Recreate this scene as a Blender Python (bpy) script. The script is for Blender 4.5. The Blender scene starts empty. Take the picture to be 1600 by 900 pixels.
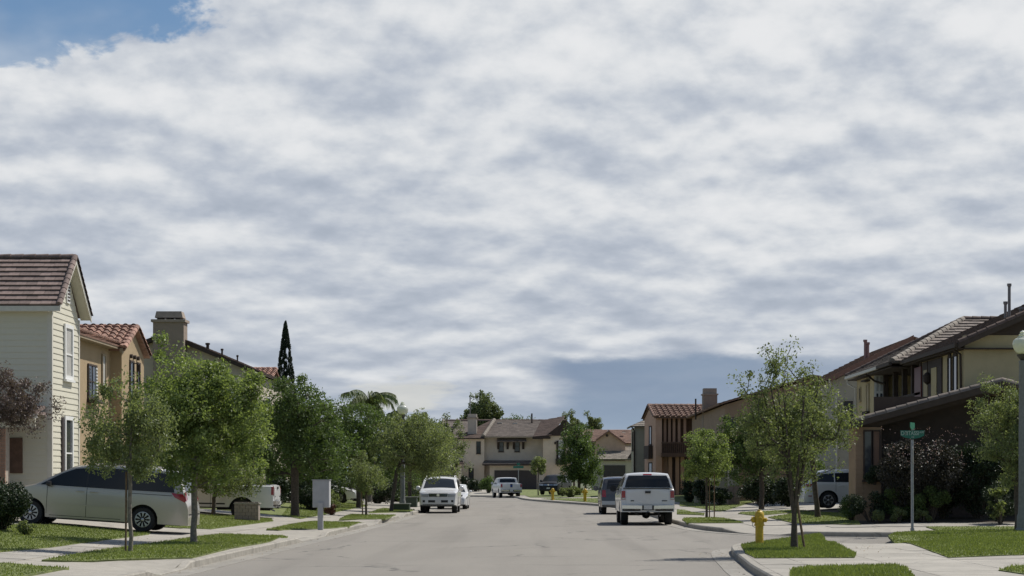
import bpy, bmesh, math, random
import numpy as np
from mathutils import Vector, Matrix, noise as mnoise
C = bpy.context.scene.collection
R = math.radians
random.seed(7)

# ---------------------------------------------------------------- camera
F, CX, HY, CZ = 3000.0, 840.0, 749.0, 1.72          # focal length and vanishing point in photo pixels, eye height
cd = bpy.data.cameras.new('camera'); cam = bpy.data.objects.new('camera', cd); C.objects.link(cam)
cam.location = (0, 0, CZ); cam.rotation_euler = (R(90), 0, 0)
cd.sensor_width = 36; cd.lens = 36 * F / 1600
cd.shift_x = (800 - CX) / 1600; cd.shift_y = (HY - 450) / 1600
cd.clip_start = 0.1; cd.clip_end = 20000
bpy.context.scene.camera = cam
vs = bpy.context.scene.view_settings
vs.view_transform = 'Standard'; vs.look = 'None'; vs.exposure = 0.0; vs.gamma = 1
try: vs.use_curve_mapping = False
except Exception: pass
bpy.context.scene.cycles.max_bounces = 6
bpy.context.scene.cycles.transparent_max_bounces = 6

# ---------------------------------------------------------------- sun and sky
SUNV = Vector((0.56, 0.42, 1.0)).normalized()
EL = math.asin(SUNV.z); AZ = math.atan2(SUNV.x, SUNV.y)
sd = bpy.data.lights.new('sun', 'SUN'); sd.energy = 4.7; sd.angle = R(0.6); sd.color = (1.0, 0.955, 0.88)
so = bpy.data.objects.new('sun', sd); C.objects.link(so)
so.rotation_euler = SUNV.to_track_quat('Z', 'Y').to_euler(); so.location = (30, 30, 60)

W = bpy.data.worlds.new("World"); bpy.context.scene.world = W; W.use_nodes = True
class NT:
    def __init__(s, tree): s.t = tree; s.n = tree.nodes; s.l = tree.links
    def new(s, typ, **kw):
        n = s.n.new(typ)
        for k, v in kw.items(): setattr(n, k, v)
        return n
    def put(s, sock, v):
        if hasattr(v, 'links') or isinstance(v, bpy.types.NodeSocket): s.l.new(v, sock)
        else:
            if sock.type == 'RGBA' and not isinstance(v, (int, float)) and len(v) == 3: v = (*v, 1)
            sock.default_value = v
    def m(s, op, a, b=0.0, c=None, clamp=False):
        n = s.new('ShaderNodeMath', operation=op, use_clamp=clamp); s.put(n.inputs[0], a); s.put(n.inputs[1], b)
        if c is not None: s.put(n.inputs[2], c)
        return n.outputs[0]
    def noise(s, vec, scale, detail=4, rough=0.5, dist=0.0):
        n = s.new('ShaderNodeTexNoise'); s.put(n.inputs['Vector'], vec)
        n.inputs['Scale'].default_value = scale; n.inputs['Detail'].default_value = detail
        n.inputs['Roughness'].default_value = rough; n.inputs['Distortion'].default_value = dist
        return n.outputs['Fac']
    def comb(s, x, y, z=0.0):
        n = s.new('ShaderNodeCombineXYZ'); s.put(n.inputs[0], x); s.put(n.inputs[1], y); s.put(n.inputs[2], z); return n.outputs[0]
    def ss(s, v, a, b):
        n = s.new('ShaderNodeMapRange', interpolation_type='SMOOTHSTEP'); s.put(n.inputs[0], v)
        n.inputs[1].default_value = a; n.inputs[2].default_value = b; n.inputs[3].default_value = 0; n.inputs[4].default_value = 1
        return n.outputs[0]
    def mix(s, f, a, b, mode='MIX'):
        n = s.new('ShaderNodeMix', data_type='RGBA', blend_type=mode); s.put(n.inputs[0], f); s.put(n.inputs[6], a); s.put(n.inputs[7], b)
        return n.outputs[2]
    def ramp(s, v, stops):
        n = s.new('ShaderNodeValToRGB'); s.put(n.inputs[0], v); e = n.color_ramp.elements
        while len(e) < len(stops): e.new(0.5)
        for i, (p, c) in enumerate(stops): e[i].position = p; e[i].color = (*c, 1)
        return n.outputs[0]
w = NT(W.node_tree)
for n in list(w.n): w.n.remove(n)
out = w.new('ShaderNodeOutputWorld'); bg = w.new('ShaderNodeBackground'); bg.inputs[1].default_value = 0.1
w.l.new(bg.outputs[0], out.inputs[0])
sky = w.new('ShaderNodeTexSky', sky_type='NISHITA', sun_disc=False, sun_elevation=EL, sun_rotation=AZ, altitude=150, air_density=1.0, dust_density=0.6, ozone_density=1.5)
tc = w.new('ShaderNodeTexCoord'); sp = w.new('ShaderNodeSeparateXYZ'); w.l.new(tc.outputs['Generated'], sp.inputs[0])
dx, dy, dz = sp.outputs[0], sp.outputs[1], w.m('MAXIMUM', sp.outputs[2], 0.0)
lz = w.m('MULTIPLY', w.m('LOGARITHM', w.m('ADD', dz, 0.075), 2.718), 0.62)
P = w.comb(dx, dy, lz)
ex = w.m('MULTIPLY', dx, 1.3)
P2 = w.comb(w.m('ADD', ex, 3.7), dy, w.m('ADD', lz, 5.0))
P3 = w.comb(w.m('ADD', ex, 3.7), dy, w.m('ADD', lz, 5.022))
nb = w.noise(P, 5.0, 3, 0.5, 0.0)
nm = w.noise(P2, 14.0, 6, 0.50, 0.0)
nu = w.noise(P3, 14.0, 6, 0.50, 0.0)
nf = w.noise(P, 44.0, 6, 0.55, 0.0)
t = w.m('ADD', w.m('MULTIPLY', nb, 0.38), w.m('ADD', w.m('MULTIPLY', nm, 0.46), w.m('MULTIPLY', nf, 0.20)))
t = w.m('ADD', t, w.m('MULTIPLY', w.m('SUBTRACT', nm, nu), 0.80))      # lit tops, grey undersides
# clouds brighter aloft, greyer towards the horizon
t = w.m('ADD', t, w.m('MULTIPLY', w.m('SUBTRACT', w.m('MINIMUM', dz, 0.4), 0.13), 0.75))
t = w.m('ADD', t, w.m('MULTIPLY', w.m('MINIMUM', w.m('MAXIMUM', dx, -0.3), 0.3), 0.10))
K = 10.0
def kc(c, k=K): return tuple(x * k for x in c)
cloud = w.ramp(w.ss(t, 0.14, 0.82), [(0.0, (0.37, 0.42, 0.50)), (0.33, (0.48, 0.525, 0.60)), (0.60, (0.60, 0.635, 0.685)), (0.85, (0.73, 0.75, 0.775)), (1.0, (0.80, 0.81, 0.825))])
cloud = w.mix(1.0, cloud, kc((1, 1, 1)), 'MULTIPLY')
# rain-dark bank low ahead
dys = w.m('MAXIMUM', dy, 0.02)
u = w.m('DIVIDE', dx, dys); v = w.m('DIVIDE', dz, dys)
wob = w.m('MULTIPLY', w.m('SUBTRACT', w.noise(P2, 16.0, 6, 0.6), 0.5), 0.016)
uw = w.m('ADD', u, w.m('MULTIPLY', wob, 2.0)); vw = w.m('ADD', v, wob)
top = w.m('SUBTRACT', 1.0, w.ss(vw, 0.0605, 0.067))
left = w.ss(w.m('ADD', uw, w.m('MULTIPLY', v, 0.35)), 0.002, 0.040)
bank = w.m('MULTIPLY', w.m('MULTIPLY', top, left), w.m('SUBTRACT', 1.0, w.m('MULTIPLY', w.ss(uw, 0.085, 0.16), 0.3)))
low = w.m('MULTIPLY', w.m('SUBTRACT', 1.0, w.ss(vw, 0.012, 0.062)), 0.75)
bank = w.m('MULTIPLY', w.m('MAXIMUM', bank, low), w.m('GREATER_THAN', dy, 0.05))
bankcol = w.mix(w.m('ADD', w.m('MULTIPLY', w.ss(v, 0.0, 0.07), 0.8), w.m('MULTIPLY', w.m('SUBTRACT', nb, 0.5), 1.6), None, True), kc((0.29, 0.375, 0.485)), kc((0.195, 0.265, 0.385)))
cloud = w.mix(w.m('MULTIPLY', bank, 0.90), cloud, bankcol)
# small sunlit cumulus left of centre
du = w.m('DIVIDE', w.m('ADD', u, 0.072), 0.030); dv = w.m('DIVIDE', w.m('SUBTRACT', v, 0.044), 0.0085)
rr = w.m('ADD', w.m('ADD', w.m('MULTIPLY', du, du), w.m('MULTIPLY', dv, dv)), w.m('MULTIPLY', w.m('SUBTRACT', w.noise(P, 26, 5, 0.6), 0.5), 4.2))
cum = w.m('MULTIPLY', w.m('SUBTRACT', 1.0, w.ss(rr, 0.3, 1.35)), w.m('GREATER_THAN', dy, 0.3))
cloud = w.mix(w.m('MULTIPLY', cum, 0.7), cloud, kc((0.66, 0.66, 0.62)))
# blue breaks: top left of the picture and on overhead and behind
s_ = w.m('SUBTRACT', sp.outputs[2], w.m('ADD', w.m('MULTIPLY', dy, 0.325), w.m('ADD', w.m('MULTIPLY', w.m('MINIMUM', dx, 0.0), 0.47), w.m('MULTIPLY', w.m('MAXIMUM', dx, 0.0), 0.25))))
s_ = w.m('ADD', w.m('ADD', s_, -0.002), w.m('ADD', w.m('MULTIPLY', w.m('SUBTRACT', w.noise(P2, 5.0, 6, 0.6, 0.3), 0.5), 0.13), w.m('MULTIPLY', w.m('SUBTRACT', w.noise(P, 22.0, 6, 0.6, 0.3), 0.5), 0.09)))
blue = w.ss(s_, -0.002, 0.012)
broken = w.ss(w.noise(P, 4.5, 5, 0.55), 0.36, 0.52)
veil = w.m('SUBTRACT', 1.0, w.m('MULTIPLY', w.m('SUBTRACT', 1.0, broken), w.m('ADD', 0.30, w.m('MULTIPLY', w.ss(s_, 0.04, 0.3), 0.5))))
blue = w.m('MULTIPLY', blue, veil)
open_ = w.ss(s_, 0.05, 0.45)
cloud = w.mix(w.m('MULTIPLY', open_, 0.40), cloud, kc((0.22, 0.21, 0.19)))   # unseen overhead cloud greyed and dimmed to lower the ambient light
skyc = w.mix(1.0, sky.outputs[0], (0.66, 0.76, 0.84, 1), 'MULTIPLY')
col = w.mix(blue, cloud, skyc)
w.l.new(col, bg.inputs[0])

# ---------------------------------------------------------------- helpers
def PX(px, Y): return (px - CX) * Y / F
def PZ(py, Y): return CZ + (HY - py) * Y / F
def interp(x, pts): return float(np.interp(x, [p[0] for p in pts], [p[1] for p in pts]))
def tag(o, label=None, cat=None, group=None, kind=None):
    if label: o['label'] = label
    if cat: o['category'] = cat
    if group: o['group'] = group
    if kind: o['kind'] = kind
    return o
ORG = {}
def empty(name, loc, label=None, cat=None, group=None, rz=0, kind=None, size=0.2):
    o = bpy.data.objects.new(name, None); C.objects.link(o); o.location = loc; o.rotation_euler = (0, 0, rz)
    o.empty_display_size = size
    tag(o, label, cat, group, kind); ORG[o.name] = Vector(loc); return o
def local_empty(name, loc, label, cat, group=None, rot=(0, 0, 0)):
    o = empty(name, loc, label, cat, group); o.rotation_euler = rot; ORG[o.name] = Vector((0, 0, 0)); return o
def link(name, me, mat, parent=None, smooth=None):
    o = bpy.data.objects.new(name, me); C.objects.link(o)
    mats = mat if isinstance(mat, (list, tuple)) else [mat]
    for m in mats: me.materials.append(m)
    if parent is not None:
        o.parent = parent; ORG[o.name] = ORG[parent.name]
    else: ORG[o.name] = Vector((0, 0, 0))
    if smooth is not None:
        me.shade_smooth()
        if smooth < 170: me.set_sharp_from_angle(angle=R(smooth))
    return o
class MB:
    def __init__(s): s.v = []; s.f = []; s.mi = []; s.cur = 0
    def add(s, vs_, fs):
        b = len(s.v); s.v.extend([tuple(p) for p in vs_])
        for f in fs: s.f.append(tuple(i + b for i in f)); s.mi.append(s.cur)
    def box(s, x0, x1, y0, y1, z0, z1):
        s.add([(x0,y0,z0),(x1,y0,z0),(x1,y1,z0),(x0,y1,z0),(x0,y0,z1),(x1,y0,z1),(x1,y1,z1),(x0,y1,z1)],
              [(0,3,2,1),(4,5,6,7),(0,1,5,4),(1,2,6,5),(2,3,7,6),(3,0,4,7)]); return s
    def obox(s, c, sx, sy, sz, M=None):
        M = M or Matrix.Identity(3); c = Vector(c)
        vs_ = [c + M @ Vector((a*sx/2, b*sy/2, d*sz/2)) for d in (-1,1) for a, b in ((-1,-1),(1,-1),(1,1),(-1,1))]
        s.add(vs_, [(0,3,2,1),(4,5,6,7),(0,1,5,4),(1,2,6,5),(2,3,7,6),(3,0,4,7)]); return s
    def prism(s, pts, d):      # planar polygon of 3D points extruded by vector d
        n = len(pts); d = Vector(d); a = [Vector(p) for p in pts]
        s.add(a + [p + d for p in a], [tuple(range(n))[::-1], tuple(range(n, 2*n))] + [(i, (i+1) % n, (i+1) % n + n, i + n) for i in range(n)]); return s
    def tube(s, pts, rad, n=8, cap=True):
        pts = [Vector(p) for p in pts]; rings = []
        if not isinstance(rad, (list, tuple)): rad = [rad] * len(pts)
        ref = Vector((0.31, 0.95, 0.07))
        for i, p in enumerate(pts):
            d = (pts[min(i+1, len(pts)-1)] - pts[max(i-1, 0)]).normalized()
            a = d.cross(ref)
            if a.length < 1e-3: a = d.cross(Vector((1, 0, 0)))
            a.normalize(); b = d.cross(a)
            rings.append([p + (a * math.cos(2*math.pi*k/n) + b * math.sin(2*math.pi*k/n)) * rad[i] for k in range(n)])
        vs_ = [q for r in rings for q in r]
        fs = [(i*n+k, i*n+(k+1) % n, (i+1)*n+(k+1) % n, (i+1)*n+k) for i in range(len(pts)-1) for k in range(n)]
        if cap: fs += [tuple(range(n))[::-1], tuple(range((len(pts)-1)*n, len(pts)*n))]
        s.add(vs_, fs); return s
    def lathe(s, c, prof, n=16, axis='z'):     # prof: (radius, height)
        c = Vector(c); vs_ = []
        for r, h in prof:
            for k in range(n):
                a = 2*math.pi*k/n; ca, sa = math.cos(a)*r, math.sin(a)*r
                vs_.append(c + Vector({'z': (ca, sa, h), 'y': (ca, h, sa), 'x': (h, ca, sa)}[axis]))
        m = len(prof)
        fs = [(i*n+k, i*n+(k+1) % n, (i+1)*n+(k+1) % n, (i+1)*n+k) for i in range(m-1) for k in range(n)]
        if prof[0][0] > 1e-4: fs.append(tuple(range(n))[::-1])
        if prof[-1][0] > 1e-4: fs.append(tuple(range((m-1)*n, m*n)))
        s.add(vs_, fs); return s
    def build(s, name, mat, parent=None, smooth=None, kind=None, recalc=True):
        off = ORG[parent.name] if parent is not None else Vector((0, 0, 0))
        me = bpy.data.meshes.new(name)
        me.from_pydata([(x-off.x, y-off.y, z-off.z) for x, y, z in s.v], [], s.f)
        if len(set(s.mi)) > 1: me.polygons.foreach_set('material_index', s.mi)
        if recalc:
            bm = bmesh.new(); bm.from_mesh(me); bmesh.ops.recalc_face_normals(bm, faces=bm.faces); bm.to_mesh(me); bm.free()
        me.update()
        o = link(name, me, mat, parent, smooth)
        if kind: o['kind'] = kind
        return o
def fast(name, V, Fq, mat, parent=None, kind=None):
    V = np.asarray(V, dtype=np.float32).reshape(-1, 3); Fq = np.asarray(Fq, dtype=np.int32); k = Fq.shape[1]
    if parent is not None: V = V - np.array(ORG[parent.name], dtype=np.float32)
    me = bpy.data.meshes.new(name); me.vertices.add(len(V)); me.vertices.foreach_set('co', V.ravel())
    me.loops.add(Fq.size); me.loops.foreach_set('vertex_index', Fq.ravel())
    me.polygons.add(len(Fq)); me.polygons.foreach_set('loop_start', np.arange(0, Fq.size, k, dtype=np.int32))
    me.update(calc_edges=True)
    o = link(name, me, mat, parent)
    if kind: o['kind'] = kind
    return o
def clip_cell(poly, x0, x1, y0, y1):
    for ax, lim, sg in ((0, x0, 1), (0, x1, -1), (1, y0, 1), (1, y1, -1)):
        outp = []
        if not poly: return []
        for i in range(len(poly)):
            a, b = poly[i-1], poly[i]; da, db = (a[ax]-lim)*sg, (b[ax]-lim)*sg
            if (da >= 0) != (db >= 0):
                t_ = da / (da - db); outp.append((a[0] + (b[0]-a[0])*t_, a[1] + (b[1]-a[1])*t_))
            if db >= 0: outp.append(b)
        poly = outp
    return poly
def area(p): return 0.5 * sum(p[i-1][0]*p[i][1] - p[i][0]*p[i-1][1] for i in range(len(p)))
def clip_grid(poly, rx, ry):
    xs = [p[0] for p in poly]; ys = [p[1] for p in poly]
    gx = rx if isinstance(rx, list) else list(np.arange(math.floor(min(xs)/rx)*rx, max(xs)+rx, rx))
    gy = ry if isinstance(ry, list) else list(np.arange(math.floor(min(ys)/ry)*ry, max(ys)+ry, ry))
    res = []
    for i in range(len(gx)-1):
        if gx[i+1] < min(xs) or gx[i] > max(xs): continue
        strip = clip_cell(poly, gx[i], gx[i+1], min(ys)-1, max(ys)+1)
        if len(strip) < 3: continue
        for j in range(len(gy)-1):
            if gy[j+1] < min(ys) or gy[j] > max(ys): continue
            c = clip_cell(strip, gx[i]-1, gx[i+1]+1, gy[j], gy[j+1])
            if len(c) >= 3 and abs(area(c)) > 1e-6: res.append(c)
    return res
def inside(x, y, poly):
    c = False
    for i in range(len(poly)):
        (x1, y1), (x2, y2) = poly[i-1], poly[i]
        if (y1 > y) != (y2 > y) and x < (x2-x1)*(y-y1)/(y2-y1)+x1: c = not c
    return c

# ---------------------------------------------------------------- materials
MATS = {}
def mat(name, col, rough=0.8, var=0.12, scale=6.0, bump=0.0, bscale=60.0, metal=0.0, coat=0.0, island=0.0, spec=0.5, stain=0.0, trans=0.0, emit=None, hue=None, alpha=None):
    if name in MATS: return MATS[name]
    m = bpy.data.materials.new(name); m.use_nodes = True; n = NT(m.node_tree)
    b = n.n['Principled BSDF']; b.inputs['Roughness'].default_value = rough; b.inputs['Metallic'].default_value = metal
    b.inputs['Specular IOR Level'].default_value = spec
    b.inputs['Coat Weight'].default_value = coat; b.inputs['Coat Roughness'].default_value = 0.06
    tcn = n.new('ShaderNodeTexCoord'); ob = tcn.outputs['Object']
    c = (*col, 1)
    if var > 0:
        f = n.noise(ob, scale, 5, 0.6)
        c = n.mix(n.ss(f, 0.3, 0.7), tuple(x*(1-var) for x in col), tuple(min(1, x*(1+var)) for x in col))
    if stain > 0:
        f2 = n.noise(ob, scale*0.13, 4, 0.65, 0.6)
        c = n.mix(n.m('MULTIPLY', n.ss(f2, 0.45, 0.75), stain), c, tuple(x*0.55 for x in col))
    if island > 0:
        g = n.new('ShaderNodeNewGeometry'); ri = g.outputs['Random Per Island']
        lo = tuple(x*(1-island) for x in col) if hue is None else hue
        hi = tuple(min(1, x*(1+island)) for x in col)
        ci = n.mix(ri, lo, hi); c = n.mix(0.75, c, ci)
    if isinstance(c, tuple): b.inputs['Base Color'].default_value = c
    else: n.l.new(c, b.inputs['Base Color'])
    if bump > 0:
        bp = n.new('ShaderNodeBump'); bp.inputs['Strength'].default_value = bump; bp.inputs['Distance'].default_value = 0.02
        n.l.new(n.noise(ob, bscale, 5, 0.6), bp.inputs['Height']); n.l.new(bp.outputs[0], b.inputs['Normal'])
    if trans > 0:
        tr = n.new('ShaderNodeBsdfTranslucent'); ms = n.new('ShaderNodeMixShader'); ms.inputs[0].default_value = trans
        if isinstance(c, tuple): tr.inputs[0].default_value = c
        else: n.l.new(n.mix(1.0, c, (1.12, 1.15, 0.62, 1), 'MULTIPLY'), tr.inputs[0])
        n.l.new(b.outputs[0], ms.inputs[1]); n.l.new(tr.outputs[0], ms.inputs[2]); n.l.new(ms.outputs[0], n.n['Material Output'].inputs[0])
    MATS[name] = m; return m
def leafmat(name, dark, light, trans=0.35):
    return mat(name, light, rough=0.5, var=0.32, scale=1.5, island=0.25, hue=dark, trans=trans, spec=0.35)
asphalt = mat('asphalt', (0.275, 0.253, 0.220), 0.9, 0.07, 60, 0.5, 90)
def wear(m, cracks=1.0, lanes=True):
    n = NT(m.node_tree); b = n.n['Principled BSDF']; src = b.inputs['Base Color'].links[0].from_socket
    tcn = n.new('ShaderNodeTexCoord'); o = tcn.outputs['Object']; sp_ = n.new('ShaderNodeSeparateXYZ'); n.l.new(o, sp_.inputs[0])
    patch = n.ss(n.noise(n.comb(n.m('MULTIPLY', sp_.outputs[0], .35), n.m('MULTIPLY', sp_.outputs[1], .09)), 1.0, 5, .6, .5), .35, .7)
    c = n.mix(n.m('MULTIPLY', patch, .34), src, n.mix(1.0, src, (.68, .68, .69, 1), 'MULTIPLY'))
    if lanes:
        st = n.ss(n.noise(n.comb(n.m('MULTIPLY', sp_.outputs[0], .9), n.m('MULTIPLY', sp_.outputs[1], .03)), 1.0, 3, .5), .5, .68)
        c = n.mix(n.m('MULTIPLY', st, .30), c, n.mix(1.0, c, (.6, .6, .6, 1), 'MULTIPLY'))
    v = n.new('ShaderNodeTexVoronoi', feature='DISTANCE_TO_EDGE'); v.inputs['Scale'].default_value = .22
    wv = n.new('ShaderNodeVectorMath', operation='ADD'); nz = n.new('ShaderNodeTexNoise'); n.l.new(o, nz.inputs['Vector']); nz.inputs['Scale'].default_value = 1.2; nz.inputs['Detail'].default_value = 5
    sc_ = n.new('ShaderNodeVectorMath', operation='SCALE'); n.l.new(nz.outputs['Color'], sc_.inputs[0]); sc_.inputs['Scale'].default_value = 1.1
    n.l.new(o, wv.inputs[0]); n.l.new(sc_.outputs[0], wv.inputs[1]); n.l.new(wv.outputs[0], v.inputs['Vector'])
    cr = n.m('MULTIPLY', n.m('SUBTRACT', 1.0, n.ss(v.outputs['Distance'], .005, .016)), n.ss(n.noise(o, .25, 2), .45, .6))
    c = n.mix(n.m('MULTIPLY', cr, .6*cracks), c, (.06, .058, .055, 1))
    sp2 = n.ss(n.noise(o, 2.2, 2, .5), .70, .78); c = n.mix(n.m('MULTIPLY', sp2, .35), c, (.07, .068, .066, 1))
    oi = n.new('ShaderNodeObjectInfo'); k = n.m('ADD', n.m('MULTIPLY', oi.outputs['Random'], .16), .90)
    c = n.mix(1.0, c, n.comb(k, k, k), 'MULTIPLY')
    n.l.new(c, b.inputs['Base Color'])
wear(asphalt)
concrete = mat('concrete', (0.335, 0.310, 0.265), 0.85, 0.08, 4, 0.25, 40, stain=0.22)
slabm = mat('slab_concrete', (0.35, 0.325, 0.28), 0.85, 0.10, 2.2, 0.25, 40, stain=0.28)
kerbm = mat('kerb_concrete', (0.34, 0.315, 0.27), 0.85, 0.14, 5, 0.3, 30, stain=0.45)
gutterm = mat('gutter_concrete', (0.29, 0.27, 0.235), 0.85, 0.14, 5, 0.3, 30, stain=0.4)
lawnm = mat('lawn', (0.14, 0.165, 0.05), 0.95, 0.35, 3.0, 0.8, 60)
bladem = mat('grass_blade', (0.205, 0.245, 0.070), 0.6, 0.42, 0.9, island=0.35, hue=(0.150, 0.182, 0.052), stain=0.3, trans=0.3, spec=0.2)
for m_ in (concrete, slabm, kerbm, gutterm): wear(m_, .5, False)
soil = mat('soil', (0.055, 0.042, 0.028), 0.95, 0.35, 8, 0.6, 30)
farm = mat('far_ground', (0.09, 0.10, 0.05), 0.95, 0.3, 0.1)
# ---------------------------------------------------------------- terrain
KL = [(8,-7.05),(36,-6.85),(50,-6.62),(60,-6.42),(70,-6.28),(98,-6.12),(112,-6.35),(125,-7.2),(138,-9.0),(150,-11.6),(160,-15),(168,-21),(173,-32),(176,-60)]
KF = [(90,56.9),(40,56.9),(12,56.9),(9,57.2),(7.6,58.2),(6.6,60.2),(5.8,63.5),(5.5,68),(5.42,76),(5.35,100),(4.9,114),(3.9,124),(2.6,132),(1.2,141),(-0.4,152),(-1.3,163),(-1.7,176),(-3.2,186),(-8,190.5),(-20,193),(-60,196)]
KN = [(3.45,8),(3.75,22),(4.02,34.2),(4.26,38.5),(4.5,43),(4.85,46.5),(5.6,47.9),(7.5,48.6),(10,49.6),(14,50.4),(22,50.9),(90,51.2)]
LB = [(x, y) for y, x in KL]
LBLOCK = LB + [(-200, 176), (-200, 8)]
FBLOCK = KF + [(-60, 320), (200, 320), (200, 56.9)]
NBLOCK = KN + [(200, 51.2), (200, 8)]
def segdist(x, y, line):
    best = 1e9
    for i in range(len(line)-1):
        (x1, y1), (x2, y2) = line[i], line[i+1]; dx_, dy_ = x2-x1, y2-y1
        t_ = max(0, min(1, ((x-x1)*dx_+(y-y1)*dy_)/(dx_*dx_+dy_*dy_)))
        best = min(best, math.hypot(x-x1-dx_*t_, y-y1-dy_*t_))
    return best
PROF = [(0, 0.15), (2.4, 0.19), (4.0, 0.27), (6.7, 0.52), (8.2, 0.60), (12, 0.64)]
PROFR = [(0, 0.15), (2.4, 0.18), (4.5, 0.25), (8, 0.42), (12, 0.55)]
APL = [(33.9, 36.2), (52.3, 57.2), (69.6, 73.4), (84, 86.5), (99, 104), (118, 123)]
APF = [(77.5, 82.0), (90, 92.5), (104, 109)]
def ramp_in(v, rs, e=0.8):
    a = 0.0
    for lo, hi in rs:
        a = max(a, min(1, max(0, (v-lo+e)/e)) * min(1, max(0, (hi+e-v)/e)))
    return a*a*(3-2*a)
def apron(side, x, y):
    if side == 'L': return ramp_in(y, APL)
    if side == 'F':
        if y > 62: return ramp_in(y, APF)
        return ramp_in(x, [(6.7, 7.4)], 0.8) if x < 9.5 else 0.0
    return ramp_in(x, [(7.6, 9.6)], 0.9) if y > 46 else 0.0
def side_of(x, y):
    if x < -3 and inside(x, y, LBLOCK): return 'L'
    if y > 56 and inside(x, y, FBLOCK): return 'F'
    if y < 52 and inside(x, y, NBLOCK): return 'N'
    return None
def hgt(x, y, side=None, u=None):
    side = side or side_of(x, y)
    if side is None: return 0.0
    if u is None: u = segdist(x, y, {'L': LB, 'F': KF, 'N': KN}[side])
    if side == 'N': z = 0.15 + min(0.05, u*0.01)
    else: z = interp(u, PROF if side == 'L' else PROFR)
    a = apron(side, x, y)
    if a > 0 and u < 2.4: z = z*(1-a) + a*(0.03 + (z-0.03)*u/2.4)
    return z
def G(px, py):
    z = 0.15
    for _ in range(12):
        Y = F*(CZ-z)/(py-HY); X = PX(px, Y); z = 0.5*z + 0.5*hgt(X, Y)
    return (X, Y)
def poly_px(pts): return [G(a, b) for a, b in pts]
def drape(name, poly, m, dz, res=0.6, side=None, skirt=0.0, kind=None, parent=None):
    cells = clip_grid(poly, res, res); vid = {}; V = []; Fs = []
    def vert(p):
        k = (round(p[0], 3), round(p[1], 3))
        if k not in vid: vid[k] = len(V); V.append((k[0], k[1], hgt(k[0], k[1], side) + dz))
        return vid[k]
    for c in cells:
        if area(c) < 0: c = c[::-1]
        ids = []
        for p in c:
            i = vert(p)
            if i not in ids: ids.append(i)
        if len(ids) >= 3: Fs.append(tuple(ids))
    mb = MB(); mb.add(V, Fs)
    if skirt:
        n = len(poly); pts = []
        for i in range(n):
            a, b = poly[i], poly[(i+1) % n]; k = max(1, int(math.dist(a, b)/res))
            pts += [(a[0]+(b[0]-a[0])*j/k, a[1]+(b[1]-a[1])*j/k) for j in range(k)]
        tp = [(x, y, hgt(x, y, side)+dz) for x, y in pts]; bt = [(x, y, z-skirt) for x, y, z in tp]; n = len(tp)
        mb.add(tp+bt, [(i, (i+1) % n, (i+1) % n+n, i+n) for i in range(n)])
    o = mb.build(name, m, parent, recalc=False)
    return tag(o, kind=kind) if kind else o

g = MB(); s_ = 6000
g.add([(-s_, -200, -0.30), (s_, -200, -0.30), (s_, 2*s_, -0.30), (-s_, 2*s_, -0.30)], [(0, 1, 2, 3)])
tag(g.build('ground', farm), kind='structure')
road = MB()
for i in range(-10, 60):
    pass
rd = MB(); nx = 8
ys = list(range(4, 200, 4))
rd.add([(x, y, 0.0) for y in ys for x in (-60, -20, -10, -5, 0, 5, 10, 20, 90)], [(j*9+i, j*9+i+1, (j+1)*9+i+1, (j+1)*9+i) for j in range(len(ys)-1) for i in range(8)])
tag(rd.build('road', asphalt, recalc=False), kind='structure')

def offset(line, d):
    outp = []
    for i, p in enumerate(line):
        a, b = line[max(0, i-1)], line[min(len(line)-1, i+1)]
        t_ = Vector((b[0]-a[0], b[1]-a[1])).normalized(); outp.append((p[0]-t_.y*d, p[1]+t_.x*d))
    return outp
def resample(line, step):
    res = [line[0]]; rest = 0.0
    for i in range(len(line)-1):
        a, b = line[i], line[i+1]; L = math.dist(a, b); n = max(1, round(L/step))
        for k in range(1, n+1): res.append((a[0]+(b[0]-a[0])*k/n, a[1]+(b[1]-a[1])*k/n))
    return res
def smooth_line(line, it=2):
    for _ in range(it):
        q = [line[0]]
        for i in range(len(line)-1):
            a, b = line[i], line[i+1]
            q += [(a[0]*.75+b[0]*.25, a[1]*.75+b[1]*.25), (a[0]*.25+b[0]*.75, a[1]*.25+b[1]*.75)]
        line = q + [line[-1]]
    return line
kerb_root = empty('kerb', (0, 0, 0), kind='structure')
gut_root = empty('gutter', (0, 0, 0), kind='structure')
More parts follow.
